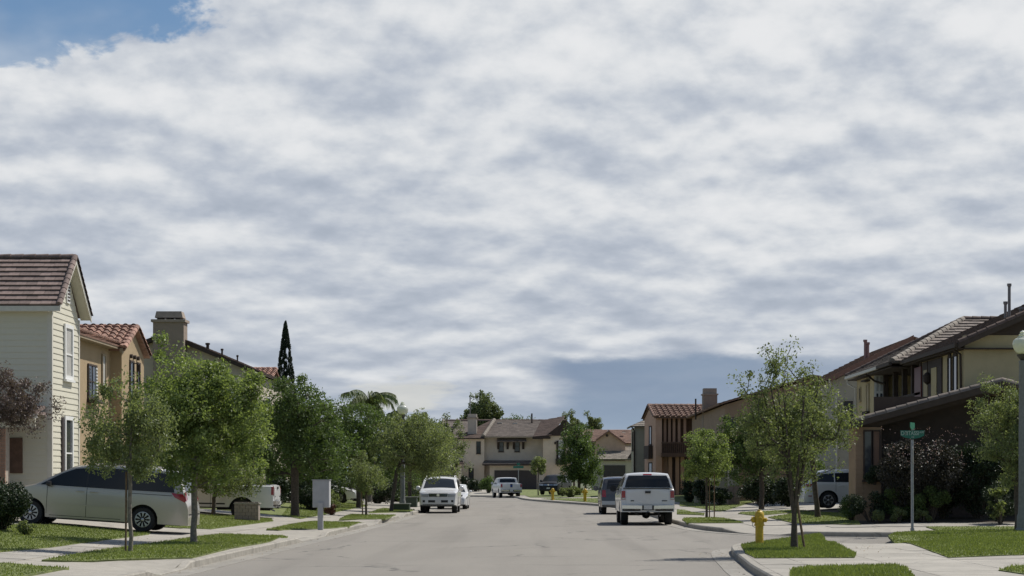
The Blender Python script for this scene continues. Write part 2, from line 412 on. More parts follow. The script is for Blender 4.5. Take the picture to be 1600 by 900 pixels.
def kerb(line, side, sgn, seg=3.0):
    fine = resample(smooth_line(line, 2), 0.5)
    acc = 0; start = 0; n = len(fine)
    face = offset(fine, sgn*0.16); top_ = offset(fine, sgn*0.135); gut = offset(fine, sgn*0.62); back = offset(fine, -sgn*0.02)
    i = 0
    while i < n-1:
        j = i; L = 0
        while j < n-1 and L < seg: L += math.dist(fine[j], fine[j+1]); j += 1
        m = MB(); mg = MB(); V = []; Vg = []
        for k in range(i, j+1):
            f = 1.0
            e = 0.006 if k == i else 0.0
            x, y = fine[k]; h = hgt(x, y, side, 0.0)
            t2 = fine[min(k+1, n-1)]; t1 = fine[max(k-1, 0)]; d = Vector((t2[0]-t1[0], t2[1]-t1[1])).normalized()*(0.012 if k == i else (-0.012 if k == j else 0))
            for q, z in ((back[k], h+0.004), (fine[k], h+0.008), (top_[k], h+0.006), (face[k], h*0.80+0.005), (face[k], -0.03)):
                V.append((q[0]+d.x, q[1]+d.y, z))
            Vg += [(face[k][0]+d.x, face[k][1]+d.y, 0.012), (gut[k][0]+d.x, gut[k][1]+d.y, 0.008), (gut[k][0]+d.x, gut[k][1]+d.y, -0.02)]
        c = j-i+1
        m.add(V, [(a*5+b, a*5+b+1, (a+1)*5+b+1, (a+1)*5+b) for a in range(c-1) for b in range(4)] + [(0,1,2,3,4), tuple((c-1)*5+q for q in (4,3,2,1,0))])
        mg.add(Vg, [(a*3+b, a*3+b+1, (a+1)*3+b+1, (a+1)*3+b) for a in range(c-1) for b in range(2)])
        m.build('kerb_segment', kerbm, kerb_root); mg.build('gutter_segment', gutterm, gut_root)
        i = j
kerb(LB, 'L', -1); kerb([p for p in KF if p[0] < 60], 'F', 1); kerb([p for p in KN if p[0] < 60], 'N', 1)

def within(poly, x0, x1, y0, y1): return clip_cell(poly, x0, x1, y0, y1)
SL = smooth_line(LB, 2); SF = smooth_line(KF, 2); SN = smooth_line(KN, 2)
tag(drape('pavement', within(SL + [(-40, 176), (-40, 8)], -40, 0, 8, 176), concrete, 0, 0.8, 'L'), kind='structure')
tag(drape('pavement', [(60, 56.9)] + [p for p in SF if -40 < p[0] < 60] + [(-40, 240), (60, 240)], concrete, 0, 1.2, 'F'), kind='structure')
tag(drape('pavement', [p for p in SN if p[0] < 40] + [(40, 51), (40, 8)], concrete, 0, 0.8, 'N'), kind='structure')

# sidewalk slabs
SI = [(8,-9.8),(37,-9.6),(47,-9.35),(54,-9.0),(60,-8.65),(71,-8.4),(98,-8.3),(115,-8.6),(130,-10),(146,-13)]
SO = [(8,-11.4),(43,-10.95),(54,-10.55),(60,-10.2),(70,-9.9),(98,-9.8),(115,-10.1),(130,-11.5),(146,-14.5)]
sw = empty('sidewalk', (0, 0, 0), kind='structure')
def slab(a, b, c, d, side, parent, dz=0.012):
    cx = sum(p[0] for p in (a,b,c,d))/4; cy = sum(p[1] for p in (a,b,c,d))/4
    q = [(p[0]+(cx-p[0])*0.012, p[1]+(cy-p[1])*0.012) for p in (a,b,c,d)]
    j = random.uniform(-0.003, 0.004)
    tp = [(x, y, hgt(x, y, side)+dz+j) for x, y in q]
    m = MB(); m.add(tp + [(x, y, z-0.05) for x, y, z in tp], [(0,1,2,3),(0,4,5,1),(1,5,6,2),(2,6,7,3),(3,7,4,0)])
    m.build('slab', slabm, parent)
y = 12.0
while y < 130:
    y2 = y+1.5
    slab((interp(y, SO), y), (interp(y, SI), y), (interp(y2, SI), y2), (interp(y2, SO), y2), 'L', sw); y = y2
sr = empty('sidewalk', (0, 0, 0), kind='structure')
y = 64.0
while y < 120:
    x0 = 7.15 if y < 100 else 7.15-(y-100)*0.035
    slab((x0, y), (x0+1.5, y), (x0+1.5, y+1.5), (x0, y+1.5), 'F', sr); y += 1.5
x = 9.3
while x < 30:
    slab((x, 60.6), (x+1.5, 60.6), (x+1.5, 62.1), (x, 62.1), 'F', sr); x += 1.5
# near right corner: walk running down to the right, walk crossing it
snr = empty('sidewalk', (0, 0, 0), kind='structure')
a0, a1 = G(1338, 869), G(1388, 849.5); b0, b1 = G(1424, 905), G(1600, 905)

# lawns: soil-backed sheets with real blades
BL = []
def lawn(name_poly, side, dens=0, dz=0.03, h=0.05, kind='structure', px=True):
    poly = poly_px(name_poly) if px else name_poly
    drape('lawn', poly, lawnm, dz, 0.5 if dens > 100 else 1.0, side, skirt=0.06, kind=kind)
    if dens:
        xs = [p[0] for p in poly]; ys_ = [p[1] for p in poly]
        n = int(dens*(max(xs)-min(xs))*(max(ys_)-min(ys_)))
        rs = np.random.RandomState(len(BL)+3)
        X = rs.uniform(min(xs)-.02, max(xs)+.02, n); Y = rs.uniform(min(ys_)-.02, max(ys_)+.02, n)
        for a, b in zip(X, Y):
            if inside(a, b, poly): BL.append((a, b, hgt(a, b, side)+dz-0.005, h*rs.uniform(0.4, 1.0)))
lawn([(65,877),(205,878.5),(300,873),(360,858),(420,848),(450,840),(440,838),(345,835.5),(300,841),(240,850),(150,862)], 'L', 420)
lawn([(-8.15,12),(-8.1,33.2),(-8.5,34.0),(-9.6,34.3),(-9.75,12)], 'L', 250, px=False)
lawn([(416,828.5),(435,831),(515,831.3),(545,826),(569,819),(560,817),(493,815.5),(450,821)], 'L', 300)
lawn([(530,812.5),(602,814.5),(623,808),(615,806.5),(551,804),(540,807)], 'L', 200)
lawn([(575,803.5),(640,804.5),(650,799.5),(640,796),(598,794.5)], 'L', 120)
lawn([(-90,866),(0,865),(80,857),(232,836.5),(236,834),(180,828),(88,821.5),(40,821),(-90,819)], 'L', 380)
lawn([(232,822.5),(330,828),(427,815.5),(424,811.5),(400,808.5),(300,804),(240,806)], 'L', 280)
lawn([(440,806.5),(470,811.5),(500,806.5),(530,800),(575,791),(560,787),(500,786),(455,789)], 'L', 160)
# lots behind
for y0, y1 in ((8, 47.5), (76.5, 100), (104.5, 140)):
    n = 12; ysn = [y0+(y1-y0)*i/n for i in range(n+1)]
    poly = [(-13.5 if (y0 == 8) else interp(yy, SO)-0.3-(0.0 if y0 != 76.5 else 0), yy) for yy in ysn] + [(-40, y1), (-40, y0)]
    lawn(poly, 'L', 0, 0.02, px=False)
drape('lawn', [(-15.3, 53.6), (-15.3, 69), (-40, 69), (-40, 53.6)], soil, 0.02, 1.0, 'L', kind='structure')
lawn([(-11, 12), (-11.05, 40), (-13.6, 40), (-13.6, 12)], 'L', 0, px=False)
# right far block
lawn([(1066,813),(1073,820),(1162,817.5),(1150,814),(1128,810),(1072,810)], 'F', 200)
lawn([(1058,804),(1100,806.5),(1101,802.8),(1058,801.3)], 'F', 120)
lawn([(1058,799.5),(1080,800.3),(1066,797),(1058,796.8)], 'F', 60)
lawn([(1081,793),(1126,800),(1168,787),(1178,785),(1146,783.5),(1062,785),(1062,791)], 'F', 60)
lawn([(1153,803),(1180,806.3),(1240,801),(1262,798.5),(1240,797),(1160,801)], 'F', 90)
lawn([(1200,809),(1240,818),(1345,821),(1330,803),(1260,800),(1240,802.5)], 'F', 160)
drape('planting_bed', [(9.6,65.2),(10.2,62.7),(34,62.4),(34,110),(16.5,110),(16.5,86.9),(10.6,83.6),(10.3,70)], soil, 0.02, 1.2, 'F', kind='structure')
lawn([(12.05,57.25),(40,57.2),(40,60.3),(12.2,60.3)], 'F', 200, px=False)
lawn([(5.0,116),(4.3,124),(2.9,134),(1.5,144),(0.3,152),(1.4,155),(4.5,148),(7,136),(7.6,118)], 'F', 30, px=False)
lawn([(9.2,112),(8.8,128),(7,142),(4.5,156),(2,160),(-0.6,164),(-1.2,184),(-2.2,186),(-2,215),(30,215),(30,112)], 'F', 0, px=False)
# near right corner
lawn([(1158,853.5),(1185,849),(1280,846),(1338,868),(1335,873),(1180,873.5),(1165,866)], 'N', 900, h=0.07)
lawn([(1235,893),(1262,888),(1400,885),(1415,890),(1430,905),(1450,1000),(1230,1000)], 'N', 700, h=0.07)
lawn([(1388,848.5),(1400,844),(1460,842),(1600,839),(1760,836),(1960,834),(1960,862),(1600,868.5),(1482,873)], 'N', 420, h=0.06)
lawn([(1560,893),(1580,887),(1600,886),(1760,884),(1960,880),(2200,1000),(1900,1000),(1640,905)], 'N', 300, h=0.06)
B = np.array(BL); n = len(B); rs = np.random.RandomState(5)
a = rs.uniform(0, 2*np.pi, n); wd = rs.uniform(0.008, 0.018, n); ln = rs.uniform(-0.6, 0.6, (n, 2))*B[:, 3:4]
V = np.zeros((n, 3, 3)); V[:, 0, 0] = B[:, 0]-np.cos(a)*wd; V[:, 0, 1] = B[:, 1]-np.sin(a)*wd; V[:, 1, 0] = B[:, 0]+np.cos(a)*wd; V[:, 1, 1] = B[:, 1]+np.sin(a)*wd
V[:, 0, 2] = V[:, 1, 2] = B[:, 2]; V[:, 2, 0] = B[:, 0]+ln[:, 0]; V[:, 2, 1] = B[:, 1]+ln[:, 1]; V[:, 2, 2] = B[:, 2]+B[:, 3]
fast('grass', V, np.arange(n*3).reshape(-1, 3), bladem, kind='stuff')
# fallen leaves and grit along the kerbs and under the trees
LT = []; rl = np.random.RandomState(12)
for line, side, sg in ((LB, 'L', -1), (KF, 'F', 1), (KN, 'N', 1)):
    pts_ = [p for p in resample(smooth_line(line, 2), 0.5) if 30 < p[1] < 110 and abs(p[0]) < 20]
    go = offset(pts_, sg*0.28)
    for p in go:
        for _ in range(rl.poisson(1.6)): LT.append((p[0]+rl.normal(0, .16), p[1]+rl.uniform(-.25, .25), .018))
for cx_, cy_, r_, n_ in ((-8.5, 40.5, 2.0, 130), (-8.4, 46.5, 2.4, 190), (5.8, 42.4, 2.2, 170), (-9.5, 78, 3, 150), (5.5, 38, 1.5, 60)):
    for _ in range(n_):
        x_, y_ = rl.normal(cx_, r_*.5), rl.normal(cy_, r_*.5); LT.append((x_, y_, hgt(x_, y_)+.035))
LT = np.array(LT); k_ = len(LT); a_ = rl.uniform(0, 2*np.pi, k_); s2_ = rl.uniform(.012, .032, k_)[:, None]
A_ = np.stack([np.cos(a_), np.sin(a_), rl.uniform(-.3, .3, k_)], 1)*s2_; B_ = np.stack([-np.sin(a_), np.cos(a_), rl.uniform(-.3, .3, k_)], 1)*s2_*.6
fast('leaf_litter', np.stack([LT-A_, LT+B_, LT+A_, LT-B_], 1), np.arange(k_*4).reshape(-1, 4), mat('dry_leaf', (.20, .13, .06), .8, .2, 3, island=.5), kind='stuff')
print('blades', n)
# distant low hills behind the houses
hm = MB(); random.seed(3)
xs_ = np.linspace(-1800, 2200, 81)
for r_, (Yh, hh) in enumerate(((2600, 14), (3400, 26))):
    top_ = [(x, Yh, hh*(0.55+0.45*mnoise.noise(Vector((x*0.0016, r_*7.1, 0))))) for x in xs_]
    bot = [(x, Yh-300, -1) for x in xs_]; k = len(xs_); far = [(x, Yh+500, -1) for x in xs_]
    hm.add(bot+top_+far, [(i, i+1, i+1+k, i+k) for i in range(k-1)] + [(i+k, i+1+k, i+1+2*k, i+2*k) for i in range(k-1)])
tag(hm.build('hills', mat('hill', (0.10, 0.12, 0.09), 0.95, 0.2, 0.01), smooth=60), kind='structure')
for cell in clip_grid([p for p in SN if p[0] < 20] + [(20, 51), (20, 20), (3.8, 20)], [3.4, 4.9, 6.4, 7.9, 9.4, 10.9, 12.4, 13.9, 15.4, 16.9, 18.4, 19.9], [20 + 1.5*i for i in range(22)]):
    if abs(area(cell)) < 0.3 or any(segdist(p[0], p[1], SN) < 0.01 and p[1] < 30 for p in cell) and False: continue
    cx = sum(p[0] for p in cell)/len(cell); cy = sum(p[1] for p in cell)/len(cell)
    q = [(p[0]+(cx-p[0])*0.012, p[1]+(cy-p[1])*0.012) for p in cell]
    if area(q) < 0: q = q[::-1]
    j = random.uniform(-0.002, 0.003); tp = [(x, y, hgt(x, y, 'N')+0.011+j) for x, y in q]; n = len(tp)
    m = MB(); m.add(tp+[(x, y, z-0.05) for x, y, z in tp], [tuple(range(n))] + [(i, i+n, (i+1) % n+n, (i+1) % n) for i in range(n)])
    m.build('slab', slabm, snr)

# ---------------------------------------------------------------- trees and plants
bark = mat('bark', (0.085, 0.068, 0.052), 0.9, 0.3, 14, 0.8, 50)
barkp = mat('pale_bark', (0.20, 0.175, 0.145), 0.9, 0.3, 14, 0.6, 50)
stakem = mat('stake_wood', (0.17, 0.115, 0.07), 0.9, 0.25, 14)
def leaves(name, cen, sig, n, size, m, parent, rs, droop=0.0, aspect=0.55):
    cen = np.array(cen); k = len(cen); idx = rs.randint(0, k, n)
    sg = np.array(sig)[idx] if len(np.shape(sig)) > 1 else np.tile(np.array(sig), (n, 1))
    d = rs.normal(0, 1, (n, 3)); d /= np.linalg.norm(d, axis=1, keepdims=True)
    P_ = cen[idx] + d * sg * (rs.uniform(0, 1, (n, 1))**0.45)
    A = rs.normal(0, 1, (n, 3)); A[:, 2] -= droop*1.5; A /= np.linalg.norm(A, axis=1, keepdims=True)
    Bv = np.cross(A, rs.normal(0, 1, (n, 3))); Bv /= np.linalg.norm(Bv, axis=1, keepdims=True)
    s = (size*rs.uniform(0.6, 1.3, (n, 1)))
    V = np.stack([P_ - A*s*.5, P_ + Bv*s*aspect*.5, P_ + A*s*.5, P_ - Bv*s*aspect*.5], axis=1)
    return fast(name, V, np.arange(n*4).reshape(-1, 4), m, parent)
LEAFN, LEAFS = 1.05, 1.2
def tree(label, X, Y, crown, nclump, nleaf, lsize, leaf, trunk_r=0.07, group='street trees', seed=1, stems=1, bk=None, z0=None, csize=0.28,
         fork=0.25, droop=0.0, lean=(0, 0), name='street_tree', cat='tree', stake=None, bare=0, flat=1.0, twig=0.012):
    """crown: list of (dx, dy, z, rx, ry, rz) ellipsoids relative to the base"""
    rs = np.random.RandomState(seed); z0 = hgt(X, Y) if z0 is None else z0
    root = empty(name, (X, Y, z0), label, cat, group)
    vol = np.array([c[3]*c[4]*c[5] for c in crown]); vol = vol/vol.sum(); nodes = []
    while len(nodes) < nclump:
        c = crown[rs.choice(len(crown), p=vol)]
        d = rs.normal(0, 1, 3); d /= np.linalg.norm(d); r_ = rs.uniform(0.0, 1)**0.42
        p = np.array([c[0]+d[0]*c[3]*r_, c[1]+d[1]*c[4]*r_, c[2]+d[2]*c[5]*r_])
        k_ = mnoise.noise(Vector(p*1.3)+Vector((seed*3.1, 0, 0)))
        if k_ < -0.22 and rs.rand() < 0.8: continue
        if p[2] < 0.25: continue
        nodes.append(p)
    zmin = min(c[2]-c[5] for c in crown); zt = max(0.3, zmin + fork*(max(c[2]+c[5] for c in crown)-zmin)*0.5)
    pts = [np.array([0., 0., -0.05])]; par = [-1]
    cx = sum(c[0]*w_ for c, w_ in zip(crown, vol)); cy = sum(c[1]*w_ for c, w_ in zip(crown, vol))
    if stems == 1:
        for k in range(1, 6):
            f = k/5; pts.append(np.array([lean[0]*f + rs.normal(0, .012), lean[1]*f + rs.normal(0, .012), zt*f])); par.append(len(pts)-2)
        topz = max(c[2] for c in crown)
        last = len(pts)-1
        for k in range(1, 5):
            f = k/4; pts.append(np.array([lean[0]+(cx-lean[0])*f, lean[1]+(cy-lean[1])*f, zt+(topz-zt)*f*0.9])); par.append(last if k == 1 else len(pts)-2)
    else:
        for s_i in range(stems):
            an = 2*math.pi*(s_i+rs.uniform(-.2, .2))/stems; prev = 0
            for k in range(1, 6):
                f = k/5; q = np.array([math.cos(an)*crown[0][3]*.42*f + lean[0]*min(1, f*2), math.sin(an)*crown[0][4]*.42*f, zt*0.35+(max(c[2] for c in crown)-zt*0.35)*f])
                if k == 1: pts.append(np.array([lean[0]*.4, 0, zt*0.35])); par.append(0); prev = len(pts)-1
                pts.append(q); par.append(prev); prev = len(pts)-1
    order = sorted(range(len(nodes)), key=lambda i: np.hypot(nodes[i][0]-cx, nodes[i][1]-cy)+abs(nodes[i][2]-zt)*0.5)
    tips = []
    for i in order:
        p = nodes[i]; A = np.array(pts[2:]); d = A - p
        cost = np.linalg.norm(d, axis=1) + np.maximum(0, d[:, 2])*1.4 - 0.0
        j = int(np.argmin(cost))+2
        mid = (pts[j]+p)/2; mid[2] += 0.06*np.linalg.norm(p-pts[j]) - droop*0.02; mid += rs.normal(0, .03, 3)
        pts.append(mid); par.append(j); pts.append(p); par.append(len(pts)-2); tips.append(len(pts)-1)
    w_ = [0.0]*len(pts)
    for t_ in tips:
        k = t_
        while k >= 0: w_[k] += 1; k = par[k]
    tot = max(w_[0], 1); m = MB(); tw = MB()
    rad = [max(twig*0.5, trunk_r*(wi/tot)**0.48) for wi in w_]
    kids = {}
    for i, p_ in enumerate(par):
        if p_ >= 0: kids.setdefault(p_, []).append(i)
    def chain(i0, i1):
        seq = [i0, i1]
        while True:
            ks = kids.get(seq[-1], [])
            if not ks: break
            b_ = max(ks, key=lambda q: w_[q]); seq.append(b_)
            for q in ks:
                if q != b_: chains.append((seq[-2], q))
        return seq
    chains = []; first = kids.get(0, []); seqs = []; ntw = 0
    for q in first: seqs.append(chain(0, q))
    while chains: seqs.append(chain(*chains.pop()))
    for sq in seqs:
        rr_ = [rad[i] for i in sq]; rr_[0] = min(rr_[0], rr_[1]*1.15)
        pp = [Vector(pts[i])+Vector((X, Y, z0)) for i in sq]
        if sq[0] == 0:
            rr_[0] = trunk_r*1.25 if stems == 1 else trunk_r*1.1
            (m).tube(pp, rr_, 10)
        else:
            thin = rr_[1] <= trunk_r*0.33; ntw += thin
            (tw if thin else m).tube(pp, rr_, 6 if rr_[1] > .02 else 4, cap=False)
    # bare shoots poking out of the top
    for k in range(bare):
        t_ = tips[rs.randint(len(tips))]; p = pts[t_]
        if p[2] < zt: continue
        e = p + np.array([rs.normal(0, .15), rs.normal(0, .15), rs.uniform(.25, .6)])
        tw.tube([Vector(p)+Vector((X, Y, z0)), Vector(e)+Vector((X, Y, z0))], [twig*.6, twig*.3], 4); nodes.append(e*0.8+p*0.2); 
    if ntw <= 8: m.add(tw.v, tw.f)
    m.build('trunk', bk or bark, root, smooth=60)
    if ntw > 8: tw.build('branches', bk or bark, root)
    cen = np.array(nodes) + np.array([X, Y, z0])
    sg = np.array([[csize, csize, csize*flat]]*len(cen)) * rs.uniform(0.45, 1.25, (len(cen), 1))
    leaves('crown', cen, sg, int(nleaf*LEAFN), lsize*LEAFS, leaf, root, rs, droop)
    for sx in (stake or []):
        s = MB(); s.tube([(X+sx[0], Y+sx[1], z0-0.05), (X+sx[2], Y+sx[3], z0+sx[4])], 0.022 if len(sx) < 6 else sx[5], 8); s.build('stake', stakem, root)
    return root
def shrub(label, X, Y, rx, ry, h, n, lsize, leaf, group='garden shrubs', seed=1, name='shrub', cat='shrub', z0=None, zc=None):
    z0 = hgt(X, Y) if z0 is None else z0; rs = np.random.RandomState(seed)
    root = empty(name, (X, Y, z0), label, cat, group)
    k = max(12, int(26*rx*ry*h)); cen = []; tw = MB()
    k = min(k, 70)
    for _ in range(k):
        d = rs.normal(0, 1, 3); d /= np.linalg.norm(d); r_ = rs.uniform(.35, 1)**.5*0.82
        p = np.array([d[0]*rx*r_, d[1]*ry*r_, h*.5+d[2]*h*.46*r_]); p[2] = max(p[2], .12); cen.append(p+np.array([X, Y, z0]))
        tw.tube([(X+p[0]*.1, Y+p[1]*.1, z0-.02), (X+p[0]*.5, Y+p[1]*.5, z0+p[2]*.6), tuple(cen[-1])], [.02, .012, .005], 4, cap=False)
    tw.build('stems', bark, root)
    s = min(rx, ry, h*.5)*0.42
    leaves('foliage', cen, [s*1.15, s*1.15, s], int(n*1.5), lsize*1.15, leaf, root, rs)
    return root
Lbright = leafmat('bright_leaf', (0.098, 0.138, 0.050), (0.230, 0.285, 0.105), .50)
Lmid = leafmat('mid_leaf', (0.090, 0.115, 0.052), (0.195, 0.228, 0.100), .48)
Lolive = leafmat('olive_leaf', (0.105, 0.132, 0.064), (0.215, 0.250, 0.120), .48)
Ldark = leafmat('dark_leaf', (0.044, 0.075, 0.026), (0.120, 0.172, 0.056), .40)
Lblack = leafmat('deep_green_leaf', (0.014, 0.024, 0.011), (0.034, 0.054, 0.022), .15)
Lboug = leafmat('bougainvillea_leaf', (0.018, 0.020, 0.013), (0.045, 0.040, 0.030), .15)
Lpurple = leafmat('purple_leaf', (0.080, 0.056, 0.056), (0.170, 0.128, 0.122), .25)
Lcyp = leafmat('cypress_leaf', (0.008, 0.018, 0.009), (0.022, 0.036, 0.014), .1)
Lfar = leafmat('far_leaf', (0.075, 0.105, 0.045), (0.17, 0.20, 0.085), .35)
Lpink = mat('pink_flower', (0.50, 0.33, 0.36), .6, .2, 4, island=.3, trans=.3)

# left side street trees
x, y = G(203, 864)
tree('slim young tree with thin double trunk on the grass in front of the beige minivan', x, y, [(-.05, 0, 2.75, .90, .95, .95), (-.1, 0, 2.0, .78, .8, .5), (.5, 0, 2.4, .5, .6, .7)], 90, 12000, .055, Lolive, .042, seed=11, csize=.27, droop=.5, bk=barkp, fork=.2,
     stake=[(-.10, .05, -.08, .02, 1.7)], bare=6)
x, y = G(303, 849)
tree('tall bright green leafy tree partly hiding the rear of the beige minivan', x, y, [(-.1, 0, 3.7, 1.1, 1.2, 1.35), (-.75, 0, 3.1, .8, 1.0, .9), (1.0, 0, 3.4, .8, 1.0, .8), (.45, 0, 2.9, 1.5, 1.4, 1.25), (-.3, 0, 2.4, 1.1, 1.1, 1.05), (1.1, .1, 2.2, .95, 1.0, .8), (.5, 0, 1.75, 1.2, 1.0, .45)], 250, 40000, .068, Lbright, .075, seed=4, csize=.30, droop=.25, fork=.2, bk=barkp, bare=10)
x, y = G(333, 805)
tree('small dark tree on the lawn behind the bright green tree, before the white pickup', x, y, [(0, 0, 2.5, 1.2, 1.2, 1.1), (.4, 0, 1.5, 1.45, 1.1, .85)], 120, 17000, .07, Lmid, .07, seed=21, group='garden trees', name='garden_tree', csize=.34, lean=(.1, 0))
x, y = G(461, 807)
tree('big dense dark green tree with thick trunk beside the grey cluster mailbox', x, y, [(-.1, 0, 4.3, 1.3, 1.4, 1.5), (.75, 0, 3.5, 1.35, 1.6, 1.5), (-.75, .2, 3.3, 1.0, 1.5, 1.4), (1.6, 0, 2.6, .95, 1.2, 1.0), (.2, 0, 2.3, 1.6, 1.5, .9)], 210, 30000, .085, Ldark, .16, seed=9, group='garden trees', name='garden_tree', csize=.40, bare=26)
x, y = G(572, 806)
tree('small drooping olive green tree on the grass strip right of the cluster mailbox', x, y, [(.0, 0, 2.0, .75, .8, .75), (.1, 0, 1.35, .8, .8, .5)], 50, 6500, .06, Lolive, .05, seed=14, csize=.28, droop=.9, fork=.15, stake=[(-.14, .05, -.22, 0, 1.4, .03)])
x, y = G(611, 799.5)
tree('wide olive green tree with leaning trunk, left of the parked white SUV', x, y, [(.9, .5, 3.9, 1.6, 1.6, 1.0), (.2, 0, 3.1, 1.2, 1.4, 1.2), (1.7, .6, 3.2, 1.35, 1.4, 1.2), (1.2, .6, 2.4, 1.5, 1.3, .9)], 150, 22000, .08, Lolive, .09, seed=31, csize=.42, droop=.5, lean=(.25, .2), bare=14)
tree('olive green tree beyond the leaning one, behind the street lamp on the left', PX(640, 112), 112, [(0, 0, 3.9, 1.7, 1.6, 1.5), (1.6, 0, 3.0, 1.3, 1.4, 1.4)], 100, 12000, .11, Lolive, .11, seed=33, csize=.5)
tree('dark shaded tree filling the gap over the white sedan in the driveway', PX(560, 100), 100, [(0, 0, 4.1, 1.6, 1.5, 1.6), (1.2, 0, 3.2, 1.4, 1.4, 1.8), (-1.2, 0, 3.6, 1.3, 1.3, 1.6)], 150, 20000, .10, Ldark, .12, seed=35, csize=.5, group='garden trees', name='garden_tree')
tree('thick dark green tree behind the big one, against the roof with the chimney', PX(420, 90), 90, [(0, 0, 3.6, 2.4, 1.5, 1.6), (2.0, 0, 2.6, 2.0, 1.5, 1.6)], 120, 15000, .11, Ldark, .14, seed=36, csize=.5, group='garden trees', name='garden_tree')
tree('mid green tree growing between the tan house and the house with the chimney', PX(225, 62), 62, [(0, 0, 2.3, 1.5, 1.0, 1.1), (-.7, 0, 1.7, 1.2, 1.0, .9)], 90, 11000, .07, Lmid, .08, seed=37, csize=.36, group='garden trees', name='garden_tree')
tree('leafy green shrub tree hiding the foot of the house with the chimney', PX(345, 82), 82, [(0, 0, 2.6, 1.9, 1.2, 1.5), (.9, 0, 1.7, 1.8, 1.0, 1.0)], 110, 14000, .09, Ldark, .1, seed=38, csize=.42, group='garden trees', name='garden_tree')
# purple plum in front of the siding house
tree('purple leaved plum tree in front of the cream siding house', PX(-30, 52), 52, [(.2, 0, 3.0, 1.3, 1.1, .85), (1.3, 0, 3.1, .85, .8, .65), (-1.2, 0, 3.2, 1.2, 1.0, 1.0), (.4, 0, 3.4, 1.2, 1.0, .9)], 210, 30000, .050, Lpurple, .09, seed=5, group='garden trees', name='plum_tree', csize=.27, bare=24, bk=bark)
shrub('round dark green shrub beside the nose of the beige minivan', PX(4, 46), 46, .72, .65, 1.52, 8500, .06, Lblack, seed=2)
shrub('low bright green plant at the foot of the round dark shrub', PX(40, 45), 45, .2, .25, .42, 700, .05, Lmid, seed=3)
# right side street trees
x, y = G(1241, 859)
tree('tall airy multi stemmed tree on the corner grass beside the near yellow hydrant', x, y, [(.0, 0, 2.6, 1.25, 1.15, .95), (-.1, 0, 3.6, .75, .9, 1.0), (-.85, 0, 2.9, .6, .7, .75), (.85, 0, 2.8, .55, .7, .7), (-.1, 0, 1.95, 1.05, .95, .55)], 190, 15500, .052, Lmid, .085, seed=8, stems=6, csize=.24, fork=.5, droop=.35, bare=46, twig=.016,
     stake=[(.23, -.05, .02, 0, 1.35, .028)])
x, y = G(1104, 809.5)
tree('bright yellow green young tree right of the white truck with camper shell', x, y, [(-.1, 0, 2.75, 1.0, 1.0, 1.0), (.1, 0, 2.1, 1.1, 1.0, .75), (-.6, 0, 2.4, .8, .8, .7)], 90, 13000, .07, Lbright, .05, seed=17, csize=.30, stake=[(.12, 0, .12, 0, 1.6, .025), (.32, 0, .32, 0, 1.9, .025)], bk=bark)
tree('dark tree with slanted trunk just left of the silver SUV in the driveway', PX(1278, 72), 72, [(-1.0, 0, 3.5, 1.3, 1.2, 1.1), (-.1, 0, 3.2, 1.0, 1.0, .75), (-1.8, 0, 3.0, 1.0, 1.2, .9)], 110, 12000, .08, Lolive, .10, seed=19, group='garden trees', name='garden_tree', csize=.36, lean=(-.25, 0), bk=bark)
tree('dark tree standing behind the corner tree, in front of the brown roofed house', PX(1190, 92), 92, [(0, 0, 3.4, 2.3, 1.3, 1.7), (-1.4, 0, 2.6, 1.3, 1.2, 1.4), (1.6, 0, 2.6, 1.6, 1.2, 1.5)], 170, 22000, .10, Ldark, .12, seed=23, group='garden trees', name='garden_tree', csize=.45)
tree('feathery green tree in front of the corner house, beside the right street lamp', PX(1590, 58), 58, [(-.5, 0, 3.75, 1.05, 1.0, .85), (-.2, 0, 2.8, 1.25, 1.1, 1.0), (.6, 0, 3.4, 1.2, 1.0, 1.1), (-1.0, 0, 2.6, .6, .6, .35), (.2, 0, 1.9, .9, .8, .6)], 190, 30000, .055, Lolive, .09, seed=27, group='garden trees', name='garden_tree', csize=.30, droop=.4, bk=bark)
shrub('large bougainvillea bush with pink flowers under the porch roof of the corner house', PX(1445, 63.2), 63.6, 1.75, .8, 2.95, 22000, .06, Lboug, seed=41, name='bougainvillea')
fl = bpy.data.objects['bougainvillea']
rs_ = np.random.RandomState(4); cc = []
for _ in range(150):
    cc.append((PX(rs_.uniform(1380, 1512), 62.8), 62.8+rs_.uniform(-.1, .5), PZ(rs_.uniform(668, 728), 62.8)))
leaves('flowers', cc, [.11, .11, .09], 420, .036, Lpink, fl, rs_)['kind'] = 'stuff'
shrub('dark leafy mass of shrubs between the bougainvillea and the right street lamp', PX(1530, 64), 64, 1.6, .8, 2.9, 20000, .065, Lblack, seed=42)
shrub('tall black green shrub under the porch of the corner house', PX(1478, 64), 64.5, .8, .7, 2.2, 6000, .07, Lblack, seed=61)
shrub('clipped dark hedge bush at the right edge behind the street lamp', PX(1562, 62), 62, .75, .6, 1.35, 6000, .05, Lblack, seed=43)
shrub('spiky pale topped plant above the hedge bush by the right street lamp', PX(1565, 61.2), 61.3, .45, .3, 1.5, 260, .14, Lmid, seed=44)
shrub('round dark topiary ball by the window of the corner house', PX(1366, 64.8), 64.8, .36, .34, .8, 4000, .04, Lblack, seed=45, z0=1.55)
